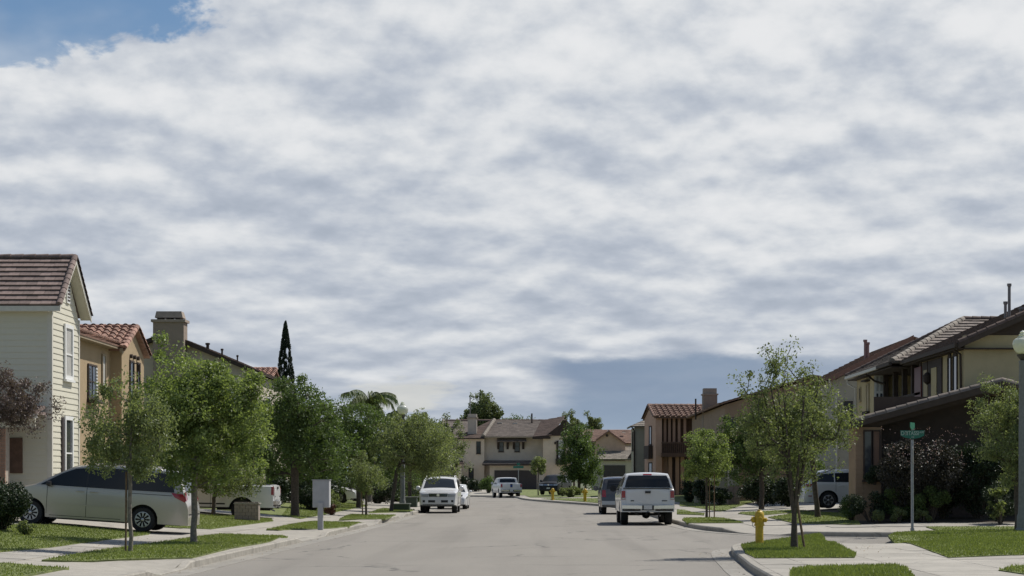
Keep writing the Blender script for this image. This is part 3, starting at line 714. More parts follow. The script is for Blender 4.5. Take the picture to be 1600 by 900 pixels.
for k, (px, Yp, rx, h, lab, lf) in enumerate((
    (1360, 63.6, .8, 1.15, 'broad dark green shrub left of the sign post', Lblack),
    (1408, 63.4, .75, 1.3, 'olive green mounded shrub just left of the sign post', Ldark),
    (1455, 63.2, .7, 1.2, 'olive green mounded shrub just right of the sign post', Ldark),
    (1330, 66, .5, 1.0, 'loose dark shrub before the wheel of the silver SUV', Ldark),
    (1375, 62.9, .32, .5, 'low light green shrub at the pavement edge, leftmost of three', Lmid),
    (1405, 62.8, .34, .48, 'low light green shrub at the pavement edge, middle one of three', Lmid),
    (1442, 62.8, .32, .45, 'low light green shrub at the pavement edge right of the sign post', Lmid))):
    shrub(lab, PX(px, Yp), Yp, rx, .5, h, int(4200*rx*h)+900, .05, lf, seed=50+k)
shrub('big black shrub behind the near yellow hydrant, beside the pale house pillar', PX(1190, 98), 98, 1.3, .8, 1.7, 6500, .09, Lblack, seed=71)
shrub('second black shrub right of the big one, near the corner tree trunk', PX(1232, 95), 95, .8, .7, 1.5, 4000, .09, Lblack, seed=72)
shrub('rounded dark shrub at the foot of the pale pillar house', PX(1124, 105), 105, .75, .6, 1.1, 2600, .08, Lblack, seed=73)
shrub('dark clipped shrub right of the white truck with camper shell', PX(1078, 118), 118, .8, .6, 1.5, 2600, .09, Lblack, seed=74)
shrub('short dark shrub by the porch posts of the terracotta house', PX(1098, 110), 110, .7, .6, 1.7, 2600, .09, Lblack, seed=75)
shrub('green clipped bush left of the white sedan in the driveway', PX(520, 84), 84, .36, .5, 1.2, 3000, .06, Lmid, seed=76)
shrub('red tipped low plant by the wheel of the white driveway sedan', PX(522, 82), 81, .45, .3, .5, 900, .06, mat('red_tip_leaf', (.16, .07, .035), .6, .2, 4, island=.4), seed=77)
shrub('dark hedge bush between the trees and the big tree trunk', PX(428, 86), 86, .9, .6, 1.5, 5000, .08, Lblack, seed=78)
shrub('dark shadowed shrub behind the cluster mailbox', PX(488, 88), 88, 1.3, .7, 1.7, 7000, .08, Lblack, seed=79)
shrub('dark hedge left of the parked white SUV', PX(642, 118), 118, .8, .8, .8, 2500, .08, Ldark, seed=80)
for k, (px, Yt, rx, zt2, lab) in enumerate((
    (520, 112, 2.4, 3.4, 'dark evergreen mass of a tree above the cluster mailbox, beyond the driveway sedan'),
    (598, 128, 2.2, 3.6, 'dark evergreen tree between the two palms, behind the small drooping tree'),
    (640, 142, 2.4, 3.4, 'dark evergreen tree low behind the white SUV and the street lamp'),
    (470, 100, 2.2, 3.2, 'dark evergreen tree right behind the thick trunk of the big dark tree'))):
    tree(lab, PX(px, Yt), Yt, [(0, 0, zt2, rx, 1.4, 1.7), (.3, 0, 1.6, rx*1.1, 1.4, 1.4)], 110, 13000, .12, Ldark, .13, seed=140+k, group='garden trees', name='garden_tree', csize=.55)
for k, (px, Yt, rx, h) in enumerate(((590, 118, 1.6, 1.6), (556, 122, 1.6, 1.5), (622, 132, 1.4, 1.4), (500, 110, 1.6, 1.7))):
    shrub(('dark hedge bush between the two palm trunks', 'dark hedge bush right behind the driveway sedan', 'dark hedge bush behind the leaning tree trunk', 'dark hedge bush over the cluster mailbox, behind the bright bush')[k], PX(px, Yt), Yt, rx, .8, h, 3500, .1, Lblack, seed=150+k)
# far end planting
tree('dark rounded tree in front of the far beige house, right of its garage', PX(905, 172), 172, [(-.1, 0, 4.7, 1.45, 1.5, 1.6), (.1, 0, 3.2, 2.0, 1.8, 1.7), (0, 0, 2.0, 1.9, 1.7, 1.1)], 150, 19000, .15, Ldark, .14, seed=52, group='trees at the end of the street', csize=.6, z0=.3)
tree('small pale green tree before the garage of the far beige house', PX(841, 178), 178, [(0, 0, 2.7, .8, .8, .75)], 26, 2300, .13, Lolive, .05, seed=53, group='trees at the end of the street', csize=.4, z0=.3)
shrub('bush by the left garage post of the far beige house', PX(763, 196), 196, 1.0, .8, 1.9, 2200, .13, Ldark, seed=54, z0=.3)
shrub('dark bush under the ground floor window of the far beige house', PX(742, 200), 200, 1.2, .8, 1.5, 2200, .13, Lblack, seed=55, z0=.3)
shrub('tall slim dark bush by the entrance of the far beige house', PX(727, 200), 200, .5, .5, 2.2, 1500, .13, Lblack, seed=56, z0=.3)
shrub('low green bush between the two far yellow hydrants', PX(893, 160), 160, 1.4, .8, .9, 1800, .12, Lmid, seed=57, z0=.25)
tree('tall yellow green tree rising behind the chimney of the far beige house', PX(755, 262), 262, [(0, 0, 11.6, 2.2, 2, 1.9), (-.6, 0, 9.8, 2.9, 2, 1.9), (2.1, 0, 9.6, 1.7, 1.5, 1.4), (-2.2, 0, 9.3, 1.2, 1.5, 1.1)], 170, 12000, .26, Lfar, .25, seed=58, group='background trees', name='background_tree', csize=.75, z0=0, bare=10)
tree('small green tree top left of the chimney of the far beige house', PX(722, 265), 265, [(0, 0, 7.8, 1.1, 1, 1.3)], 30, 1800, .22, Lfar, .15, seed=59, group='background trees', name='background_tree', csize=.6, z0=0)
tree('low far tree top over the roof centre of the far beige house', PX(815, 330), 330, [(0, 0, 10.6, 3.2, 2, 1.9)], 50, 4200, .3, Ldark, .25, seed=62, group='background trees', name='background_tree', csize=1.0, z0=0)
tree('small round far tree top over the right roof of the far beige house', PX(849, 330), 330, [(0, 0, 10.4, 1.2, 1.2, 1.5)], 22, 1600, .3, Ldark, .2, seed=63, group='background trees', name='background_tree', csize=.8, z0=0)
for k, (px, top_, wdt) in enumerate(((884, 646, 1.0), (897, 641, 1.2), (915, 645, 1.5), (926, 651, .8), (934, 654, .7))):
    tree(('leftmost', 'second', 'middle', 'fourth', 'rightmost')[k] + ' of five slender grey green tree tops behind the far beige house gable', PX(px, 240), 240,
         [(0, 0, PZ(top_, 240)-1.5, wdt*.7, .8, 1.8), (0, 0, PZ(top_, 240)-3.4, wdt, 1, 1.8)], 44, 3600, .2, Lfar, .14, seed=64+k, group='slender background trees', name='background_tree', csize=.45, z0=0)
for k, (px, top_, Yt, wdt, lf) in enumerate(((655, 641, 150, 1.6, Lfar), (678, 643, 160, 2.0, Lfar), (634, 655, 140, 1.8, Lolive), (700, 654, 190, 2.2, Lfar), (668, 668, 135, 2.0, Lolive))):
    tree('yellow green background tree, ' + ('tallest left of the far house', 'spreading one beside the far house roof', 'next to the left street lamp globe', 'low one at the far house left gable', 'broad one behind the leaning street tree')[k],
         PX(px, Yt), Yt, [(0, 0, PZ(top_, Yt)-1.9, wdt, 1.4, 1.9), (0, 0, PZ(top_, Yt)-4.0, wdt*1.2, 1.4, 1.9)], 60, 5500, .15, lf, .16, seed=81+k, group='background trees', name='background_tree', csize=.5, z0=0, bare=6)
# cypress
def cypress(px, topy, Yc, label):
    X = PX(px, Yc); root = empty('cypress', (X, Yc, 0.5), label, 'tree', 'background trees'); H = PZ(topy, Yc)-0.5
    m = MB(); m.tube([(X, Yc, 0.4), (X, Yc, H*.5)], [.12, .06], 8); m.build('trunk', bark, root)
    rs = np.random.RandomState(6); cen = []; sg = []
    for k in range(520):
        f = rs.uniform(.06, 1)**.75; r_ = 1.65*(1-f)**.8*(1-.55*max(0, .25-f)*4*.3)
        a = rs.uniform(0, 2*math.pi); cen.append((X+math.cos(a)*r_*.75, Yc+math.sin(a)*r_*.75, .5+f*(H-.15))); sg.append((.13*(1.1-f*.6), .13*(1.1-f*.6), .3*(1-f*.5)))
    leaves('crown', cen, np.array(sg), 60000, .085, Lcyp, root, rs, droop=-1.2, aspect=.4)
cypress(446, 500, 115, 'tall narrow dark cypress rising above the roofs on the left')
# queen palms
def palm(px, topy, Yc, label, seed, nf=24, L=2.0):
    X = PX(px, Yc); z = PZ(topy, Yc)-.9; rs = np.random.RandomState(seed)
    root = empty('palm_tree', (X, Yc, .5), label, 'palm tree', 'palm trees')
    m = MB(); m.tube([(X, Yc, .4), (X+.05, Yc, z*.5), (X, Yc, z)], [.17, .13, .11], 10); m.build('trunk', barkp, root)
    for k in range(nf):
        a = 2*math.pi*k/nf+rs.uniform(-.2, .2); e = rs.uniform(-.15, 1.4); dr_ = rs.uniform(.16, .34); pts_ = []; Lk = L*rs.uniform(.8, 1.1)
        vx, vz = math.cos(e), math.sin(e); p = np.array([0., 0.]); 
        for s in range(10):
            pts_.append((X+math.cos(a)*p[0], Yc+math.sin(a)*p[0], z+p[1])); p = p+np.array([vx, vz])*Lk/9; e -= dr_; vx, vz = math.cos(e), math.sin(e)
        V, Fq = [], []
        mm = MB(); mm.tube(pts_, [.025]*5+[.012]*5, 4, cap=False)
        for s in range(1, 10):
            for q in range(9):
                f = q/9; b = Vector(pts_[s-1]).lerp(Vector(pts_[s]), f)
                for sd_ in (-1, 1):
                    side_v = Vector((-math.sin(a), math.cos(a), 0))*sd_
                    tip = b + side_v*.30*rs.uniform(.3, 1.1) + Vector((0, 0, -.50*rs.uniform(.4, 1.3))) + Vector((math.cos(a), math.sin(a), 0))*.12
                    mm.add([b, b+Vector((math.cos(a)*.04, math.sin(a)*.04, .0)), tip], [(0, 1, 2)])
        mm.build('frond', Lolive if k % 3 else Ldark, root, recalc=False)
palm(577, 606, 112, 'queen palm with arching fronds behind the dark green tree, taller of the two', 3)
palm(602, 636, 118, 'queen palm with arching fronds next to the left street lamp, shorter of the two', 4, 22, 1.8)
# ---------------------------------------------------------------- vehicles
rubber = mat('rubber', (0.018, 0.018, 0.019), 0.85, 0.2, 8)
alloy = mat('alloy', (0.42, 0.42, 0.43), 0.35, 0.05, 8, metal=0.75)
glassm = mat('car_glass', (0.022, 0.026, 0.031), 0.04, 0, spec=0.32)
blackp = mat('black_plastic', (0.02, 0.02, 0.021), 0.5, 0.1, 8)
chrome = mat('chrome', (0.75, 0.75, 0.76), 0.15, 0, metal=1.0)
redl = mat('tail_light_red', (0.30, 0.012, 0.02), 0.15, 0.1, 20, coat=.6)
clearl = mat('clear_lamp', (0.45, 0.45, 0.46), 0.12, 0.15, 30, metal=.3, coat=.6)
amber = mat('amber_lamp', (0.6, 0.22, 0.03), 0.2, 0.1, 30)
platem = mat('number_plate', (0.62, 0.62, 0.60), 0.5, 0.15, 30)
seam = mat('seam_black', (0.01, 0.01, 0.01), 0.7, 0)
bluem = mat('emblem_blue', (0.02, 0.06, 0.25), 0.3, 0)
def paint(name, c, metal=0.0, rough=.32): return mat(name, c, rough, 0.03, 1.5, metal=metal, coat=0.7, spec=.5)
white_p = paint('white_paint', (0.66, 0.655, 0.64)); beige_p = paint('beige_metallic', (0.43, 0.40, 0.355), .3)
silver_p = paint('silver_metallic', (0.66, 0.66, 0.65), .1); dark_p = paint('dark_grey_metallic', (0.075, 0.075, 0.08), .3)
black_p = mat('black_paint', (0.010, 0.010, 0.011), .55, 0, coat=.1, spec=.3)
class Car:
    def __init__(s, name, label, cat, loc, rz, top, L, W, belt, wheels, Rw, sill, paint_, tumble=.30, ry=0.0, nose_t=.17, tail_t=.06, crown=.05, group='parked vehicles', side_in=.03, spokes=7):
        s.L, s.W, s.belt, s.top, s.Rw, s.wheels, s.sill = L, W, belt, top, Rw, wheels, sill
        s.tumble, s.nose_t, s.tail_t, s.crown = tumble, nose_t, tail_t, crown; s.side_in = side_in
        s.root = local_empty(name, loc, label, cat, group, rot=(0, ry, rz)); s.paint = paint_; s.body(); s.make_wheels(spokes)
    def zt(s, x): return interp(x, s.top)
    def Wx(s, x):
        w = s.W
        if x < .55: w *= 1 - s.nose_t*(1-x/.55)**2
        if x > s.L-.4: w *= 1 - s.tail_t*((x-s.L+.4)/.4)**2
        return w
    def wz(s, x, z):
        w = s.Wx(x)
        if z <= s.belt: return w - s.side_in*((z-s.belt*.75)/(s.belt*.5))**2
        return w - s.side_in*(.5**2) - s.tumble*(z-s.belt)
    def zb(s, x):
        z = s.sill
        for xc in s.wheels:
            r_ = s.Rw+.07; d = abs(x-xc)
            if d < r_: z = max(z, s.Rw + math.sqrt(r_*r_-d*d))
        if x < .3: z = max(z, s.sill+.06)
        return z
    def body(s):
        xs = set(np.linspace(0, s.L, 74)) | {p[0] for p in s.top}
        for xc in s.wheels:
            r_ = s.Rw+.07; xs |= {xc+r_*math.cos(a) for a in np.linspace(0, math.pi, 15)}
        xs = sorted(x for x in xs if 0 <= x <= s.L); xs = [x for i, x in enumerate(xs) if i == 0 or x-xs[i-1] > .004]
        rings = []; nl = 11
        for x in xs:
            zt = s.zt(x); ze = zt - .07; wt = s.wz(x, ze); zb = min(s.zb(x), ze-.02)
            r_ = [(x, f*wt*.97, zt - s.crown*f*f) for f in (0, .35, .65, .88)]
            r_.append((x, wt*.975+.004, zt-s.crown-.004)) if s.crown < .066 else None
            zs = [ze+(zb-ze)*i/nl for i in range(nl+1)]
            r_ += [(x, s.wz(x, z), z) for z in zs]
            r_.append((x, s.wz(x, zb)-.06, zb)); rings.append(r_)
        n = len(rings[0]); m = MB()
        for sg in (1, -1):
            V = [(p[0]-s.L/2, p[1]*sg, p[2]) for r_ in rings for p in r_]
            Fs = [(i*n+j, (i+1)*n+j, (i+1)*n+j+1, i*n+j+1) for i in range(len(rings)-1) for j in range(n-1)]
            m.add(V, Fs)
        for r_ in (rings[0], rings[-1]):
            V = [(p[0]-s.L/2, p[1], p[2]) for p in r_] + [(p[0]-s.L/2, -p[1], p[2]) for p in r_]
            m.add(V, [(j, j+1, n+j+1, n+j) for j in range(n-1)])
        me_o = m.build('body', s.paint, s.root)
        bm = bmesh.new(); bm.from_mesh(me_o.data); bmesh.ops.remove_doubles(bm, verts=bm.verts, dist=.0015); bmesh.ops.recalc_face_normals(bm, faces=bm.faces); bm.to_mesh(me_o.data); bm.free()
        me_o.data.shade_smooth(); me_o.data.set_sharp_from_angle(angle=R(32)); s.body_o = me_o
        u_ = MB(); a, b = .25, s.L-.25
        u_.box(a-s.L/2, b-s.L/2, -s.W+.30, s.W-.30, s.sill-.02, s.belt-.12)
        u_.box(s.wheels[0]+.5-s.L/2, s.wheels[1]-.5-s.L/2, -s.W+.07, s.W-.07, s.sill-.04, s.sill+.2)
        u_.box(.04-s.L/2+.3, s.wheels[0]-.52-s.L/2, -s.W+.12, s.W-.12, s.sill-.02, s.sill+.25)
        u_.build('underbody', blackp, s.root)
    def make_wheels(s, spokes):
        R_ = s.Rw; rr = R_*.63; first = None
        for xc in s.wheels:
            for sg in (1, -1):
                yo = s.W-.045; c = (xc-s.L/2, sg*yo, R_)
                m = MB(); m.lathe(c, [(rr, 0), (R_*.93, -.0*sg), (R_, -.03*sg), (R_, -.23*sg), (R_*.92, -.27*sg), (rr, -.27*sg), (rr*.98, -.05*sg)], 26, 'y')
                t_ = m.build('wheel', rubber, s.root, smooth=40)
                r_ = MB(); r_.lathe(c, [(rr, .004*sg), (rr*.92, .006*sg), (rr*.9, -.03*sg), (rr*.86, -.035*sg)], 26, 'y')
                r_.lathe(c, [(rr*.9, -.075*sg), (rr*.2, -.075*sg), (0.001, -.075*sg)], 20, 'y') if False else None
                for k in range(spokes):
                    a = 2*math.pi*k/spokes; d = Vector((math.cos(a), 0, math.sin(a))); p = Vector((-math.sin(a), 0, math.cos(a)))
                    wv = rr*(.9*math.pi/spokes)*.42
                    q = [Vector(c)+Vector((0, .004*sg, 0))+d*e+p*f for e, f in ((rr*.16, -wv*.6), (rr*.9, -wv), (rr*.9, wv), (rr*.16, wv*.6))]
                    r_.prism(q, (0, -.03*sg, 0))
                r_.lathe(c, [(rr*.22, -.03*sg), (rr*.22, .008*sg), (rr*.12, .014*sg), (0.001, .015*sg)], 12, 'y')
                r_.build('rim', alloy, t_, smooth=35)
                d_ = MB(); d_.lathe(c, [(rr*.93, -.05*sg), (0.001, -.05*sg)], 18, 'y'); d_.build('brake_disc', rubber, t_)
    def side(s, name, poly, m, eps=.005, sides=(1, -1), res=.11, parent=None):
        o = []
        for sg in sides:
            mb = MB()
            for c in clip_grid(poly, res, res): mb.add([(x-s.L/2, sg*(s.wz(x, z)+eps), z) for x, z in c], [tuple(range(len(c)))])
            ob = mb.build(name, m, parent or s.root, recalc=False)
            bm = bmesh.new(); bm.from_mesh(ob.data); bmesh.ops.remove_doubles(bm, verts=bm.verts, dist=.0008)
            bmesh.ops.recalc_face_normals(bm, faces=bm.faces); bm.to_mesh(ob.data); bm.free(); ob.data.shade_smooth(); o.append(ob)
        return o
    def endx(s, y, z, front, seg):
        # x of the nose / tail surface at height z using profile points seg (indices), and plan rounding
        pts_ = sorted([(s.top[i][1], s.top[i][0]) for i in seg]); ay = abs(y)
        x = interp(z + s.crown*min(1, ay/s.W)**2, pts_)
        if front:
            xt = 0 if ay < s.W*(1-s.nose_t) else .55*(1-math.sqrt(max(0, (1-min(ay, s.W*.999)/s.W)/s.nose_t))); return max(x, xt)
        xt = s.L if ay < s.W*(1-s.tail_t) else s.L-.4+.4*math.sqrt(max(0, (1-min(ay, s.W*.999)/s.W)/s.tail_t)); return min(x, xt)
    def end(s, name, poly, m, front, seg, eps=.008, parent=None, res=.12, thick=0):
        mb = MB(); sg = -1 if front else 1
        for c in clip_grid(poly, res, res): mb.add([(s.endx(y, z, front, seg)+sg*eps-s.L/2, y, z) for y, z in c], [tuple(range(len(c)))])
        if thick:
            for i in range(len(poly)):
                a, b = poly[i-1], poly[i]
                mb.add([(s.endx(p[0], p[1], front, seg)+sg*e-s.L/2, p[0], p[1]) for p, e in ((a, eps), (b, eps), (b, eps-thick), (a, eps-thick))], [(0, 1, 2, 3)])
        ob = mb.build(name, m, parent or s.root, recalc=False)
        bm = bmesh.new(); bm.from_mesh(ob.data); bmesh.ops.remove_doubles(bm, verts=bm.verts, dist=.0008); bmesh.ops.recalc_face_normals(bm, faces=bm.faces)
        bm.to_mesh(ob.data); bm.free(); ob.data.shade_smooth(); ob.data.set_sharp_from_angle(angle=R(40)); return ob
    def topp(s, name, poly, m, eps=.006, parent=None, res=.12):   # poly in (x, y) plan on the upper surface
        mb = MB()
        for c in clip_grid(poly, res, res):
            mb.add([(x-s.L/2, y, s.zt(x)-s.crown*min(1, abs(y)/(s.wz(x, s.zt(x)-.07)*.97))**2+eps) for x, y in c], [tuple(range(len(c)))])
        ob = mb.build(name, m, parent or s.root, recalc=False)
        bm = bmesh.new(); bm.from_mesh(ob.data); bmesh.ops.remove_doubles(bm, verts=bm.verts, dist=.0008); bmesh.ops.recalc_face_normals(bm, faces=bm.faces)
        bm.to_mesh(ob.data); bm.free(); ob.data.shade_smooth(); return ob
    def mirrors(s, x, z, m=None, big=False):
        for sg in (1, -1):
            mb = MB(); y0 = s.wz(x, z)-.02; w_, h_ = (.24, .26) if big else (.19, .15)
            mb.tube([(x-s.L/2, sg*y0, z-.03), (x-s.L/2, sg*(y0+.08), z)], .025, 6)
            c = Vector((x-s.L/2, sg*(y0+.06+w_/2), z+.02)); q = []
            for xx, sc in ((-.09, .6), (-.05, .95), (.03, 1.0)):
                q.append([c+Vector((xx, math.cos(a)*w_/2*sc*1.1, math.sin(a)*h_/2*sc)) for a in np.linspace(0, 2*math.pi, 11)[:-1]])
            n = 10; mb.add([p for r_ in q for p in r_], [(i*n+k, i*n+(k+1) % n, (i+1)*n+(k+1) % n, (i+1)*n+k) for i in range(2) for k in range(n)] + [tuple(range(n)), tuple(range(2*n, 3*n))])
            mb.build('mirror', m or s.paint, s.root, smooth=60)
    def handle(s, x, z, m=None, sides=(1, -1)):
        for sg in sides:
            mb = MB(); y = s.wz(x, z); mb.tube([(x-.11-s.L/2, sg*(y+.0), z), (x-.08-s.L/2, sg*(y+.035), z), (x+.08-s.L/2, sg*(y+.035), z), (x+.11-s.L/2, sg*y, z)], .014, 6); mb.build('handle', m or s.paint, s.root, smooth=50)
    def line(s, x0, z0, x1, z1, w_=.012, m=None, name='panel_gap', sides=(1, -1), eps=.003):
        if abs(x1-x0) > abs(z1-z0): p = [(x0, z0-w_/2), (x1, z1-w_/2), (x1, z1+w_/2), (x0, z0+w_/2)]
        else: p = [(x0-w_/2, z0), (x0+w_/2, z0), (x1+w_/2, z1), (x1-w_/2, z1)]
        s.side(name, p, m or seam, eps, sides)

def minivan(name, label, loc, rz, pm, ry=0.0, spokes=9):
    top = [(0, .50), (.02, .66), (.07, .80), (.22, .93), (.6, 1.03), (.92, 1.10), (1.08, 1.15), (1.60, 1.45), (2.02, 1.66), (2.4, 1.73), (3.2, 1.765), (4.2, 1.745), (4.74, 1.69), (4.88, 1.60), (5.05, 1.16), (5.09, .98), (5.15, .86), (5.19, .72), (5.2, .45)]
    c = Car(name, label, 'minivan', loc, rz, top, 5.2, .97, 1.07, (.97, 3.99), .335, .24, pm, tumble=.33, ry=ry, spokes=spokes, crown=.045)
    c.side('window', [(1.22, 1.10), (2.42, 1.10), (2.42, 1.615), (2.1, 1.58), (1.75, 1.43), (1.22, 1.115)], glassm)
    c.side('window', [(2.47, 1.10), (3.60, 1.10), (3.60, 1.645), (2.9, 1.645), (2.47, 1.615)], glassm)
    c.side('window', [(3.65, 1.10), (4.80, 1.11), (4.66, 1.56), (4.4, 1.61), (3.65, 1.635)], glassm)
    c.topp('windshield', [(1.14, -.80), (1.14, .80), (2.02, .64), (2.06, .3), (2.06, -.3), (2.02, -.64)], glassm)
    seg = [12, 13, 14, 15, 16, 17, 18]
    c.end('rear_window', [(-.62, 1.16), (.62, 1.16), (.55, 1.52), (-.55, 1.52)], glassm, False, seg)
    for sg in (1, -1):
        c.end('tail_light', [(sg*.70, .93), (sg*.91, .90), (sg*.89, 1.12), (sg*.72, 1.14)], redl, False, seg, .02, thick=.03)
        c.end('headlight', [(sg*.52, .68), (sg*.90, .72), (sg*.86, .86), (sg*.52, .80)], clearl, True, [0, 1, 2, 3, 4], .006)
    c.side('tail_light', [(4.82, .98), (5.10, .86), (5.12, .96), (5.03, 1.08), (4.72, 1.10)], redl, .008, res=.05)
    c.end('grille', [(-.45, .62), (.45, .62), (.42, .75), (-.42, .75)], blackp, True, [0, 1, 2, 3, 4], .004)
    c.end('number_plate', [(-.16, .74), (.16, .74), (.16, .88), (-.16, .88)], platem, False, seg, .016, thick=.02)
    c.end('bumper_trim', [(-.80, .52), (.80, .52), (.80, .56), (-.80, .56)], blackp, False, seg, .006)
    c.line(1.40, .34, 1.40, 1.08); c.line(2.46, .30, 2.46, 1.09); c.line(3.60, .72, 3.60, 1.09); c.line(1.48, .30, 3.40, .30); [c.side('pillar', p, blackp, .0045) for p in ([(2.40, 1.10), (2.49, 1.10), (2.49, 1.61), (2.40, 1.60)], [(3.58, 1.10), (3.67, 1.10), (3.67, 1.62), (3.58, 1.62)])]
    c.line(3.62, 1.02, 4.75, 1.02, .014, blackp, 'door_track'); c.line(1.52, .615, 3.58, .615, .028, chrome if False else pm, 'side_moulding', eps=.012)
    c.handle(2.28, .98); c.handle(2.66, .98); c.mirrors(1.48, 1.12, blackp)
    for sg in (1, -1):
        m = MB(); ys = [sg*(c.wz(x, c.zt(x)-.07)-.06) for x in (2.5, 3.0, 3.6, 4.3)]
        m.tube([(x-2.6, y, c.zt(x)-.045+dz_) for x, y, dz_ in zip((2.5, 2.6, 3.6, 4.3, 4.4), (ys[0], ys[0], ys[2], ys[3], ys[3]), (0, .05, .055, .05, 0))], .018, 6); m.build('roof_rail', pm, c.root, smooth=60)
    m = MB(); m.tube([(3.9-2.6, -.45, c.zt(3.9)-.02), (4.15-2.6, -.45, c.zt(3.9)+.3)], .005, 4); m.build('antenna', blackp, c.root)
    return c
zg = .30
minivan('minivan', 'beige minivan parked nose in on the driveway of the cream siding house', (PX(153, 52.4), 52.4, .40), 0, beige_p, ry=.066, spokes=10)

# silver SUV in right driveway, tail to the street
def crossover(name, label, loc, rz, pm, cat='suv', glass_from=2.0):
    top = [(0, .55), (.03, .8), (.12, .95), (.5, 1.04), (1.15, 1.12), (1.3, 1.16), (2.0, 1.58), (2.3, 1.68), (2.9, 1.72), (3.9, 1.68), (4.25, 1.60), (4.5, 1.36), (4.66, 1.10), (4.74, .95), (4.8, .75), (4.8, .5)]
    c = Car(name, label, cat, loc, rz, top, 4.8, .93, 1.10, (.92, 3.74), .36, .27, pm, tumble=.34, spokes=6)
    c.side('window', [(1.5, 1.14), (2.5, 1.14), (2.5, 1.54), (2.15, 1.50), (1.5, 1.15)], glassm)
    c.side('window', [(2.55, 1.14), (3.45, 1.14), (3.45, 1.53), (2.55, 1.56)], glassm)
    c.side('window', [(3.5, 1.14), (4.42, 1.15), (4.05, 1.49), (3.5, 1.53)], glassm)
    c.topp('windshield', [(1.36, -.78), (1.36, .78), (2.05, .62), (2.05, -.62)], glassm)
    seg = [10, 11, 12, 13, 14, 15]
    c.end('rear_window', [(-.6, 1.14), (.6, 1.14), (.52, 1.48), (-.52, 1.48)], glassm, False, seg)
    for sg in (1, -1):
        c.end('tail_light', [(sg*.62, .92), (sg*.86, .90), (sg*.84, 1.06), (sg*.62, 1.04)], redl, False, seg, .012, thick=.02)
        c.end('headlight', [(sg*.5, .72), (sg*.86, .76), (sg*.82, .9), (sg*.5, .84)], clearl, True, [0, 1, 2, 3], .006)
    c.side('tail_light', [(4.5, .95), (4.7, .92), (4.68, 1.06), (4.45, 1.06)], redl, .008, res=.06)
    c.side('bumper_reflector', [(4.45, .52), (4.62, .52), (4.62, .56), (4.45, .56)], redl, .006)
    c.line(1.5, .36, 1.5, 1.12); c.line(2.52, .34, 2.52, 1.12); c.line(3.42, .72, 3.42, 1.12); c.handle(2.3, .98); c.handle(3.2, .98); c.mirrors(1.62, 1.14, pm)
    return c
crossover('suv', 'silver SUV parked nose in on the driveway beside the corner house', (PX(1250, 84)+2.45, 84, .46), math.pi, silver_p)

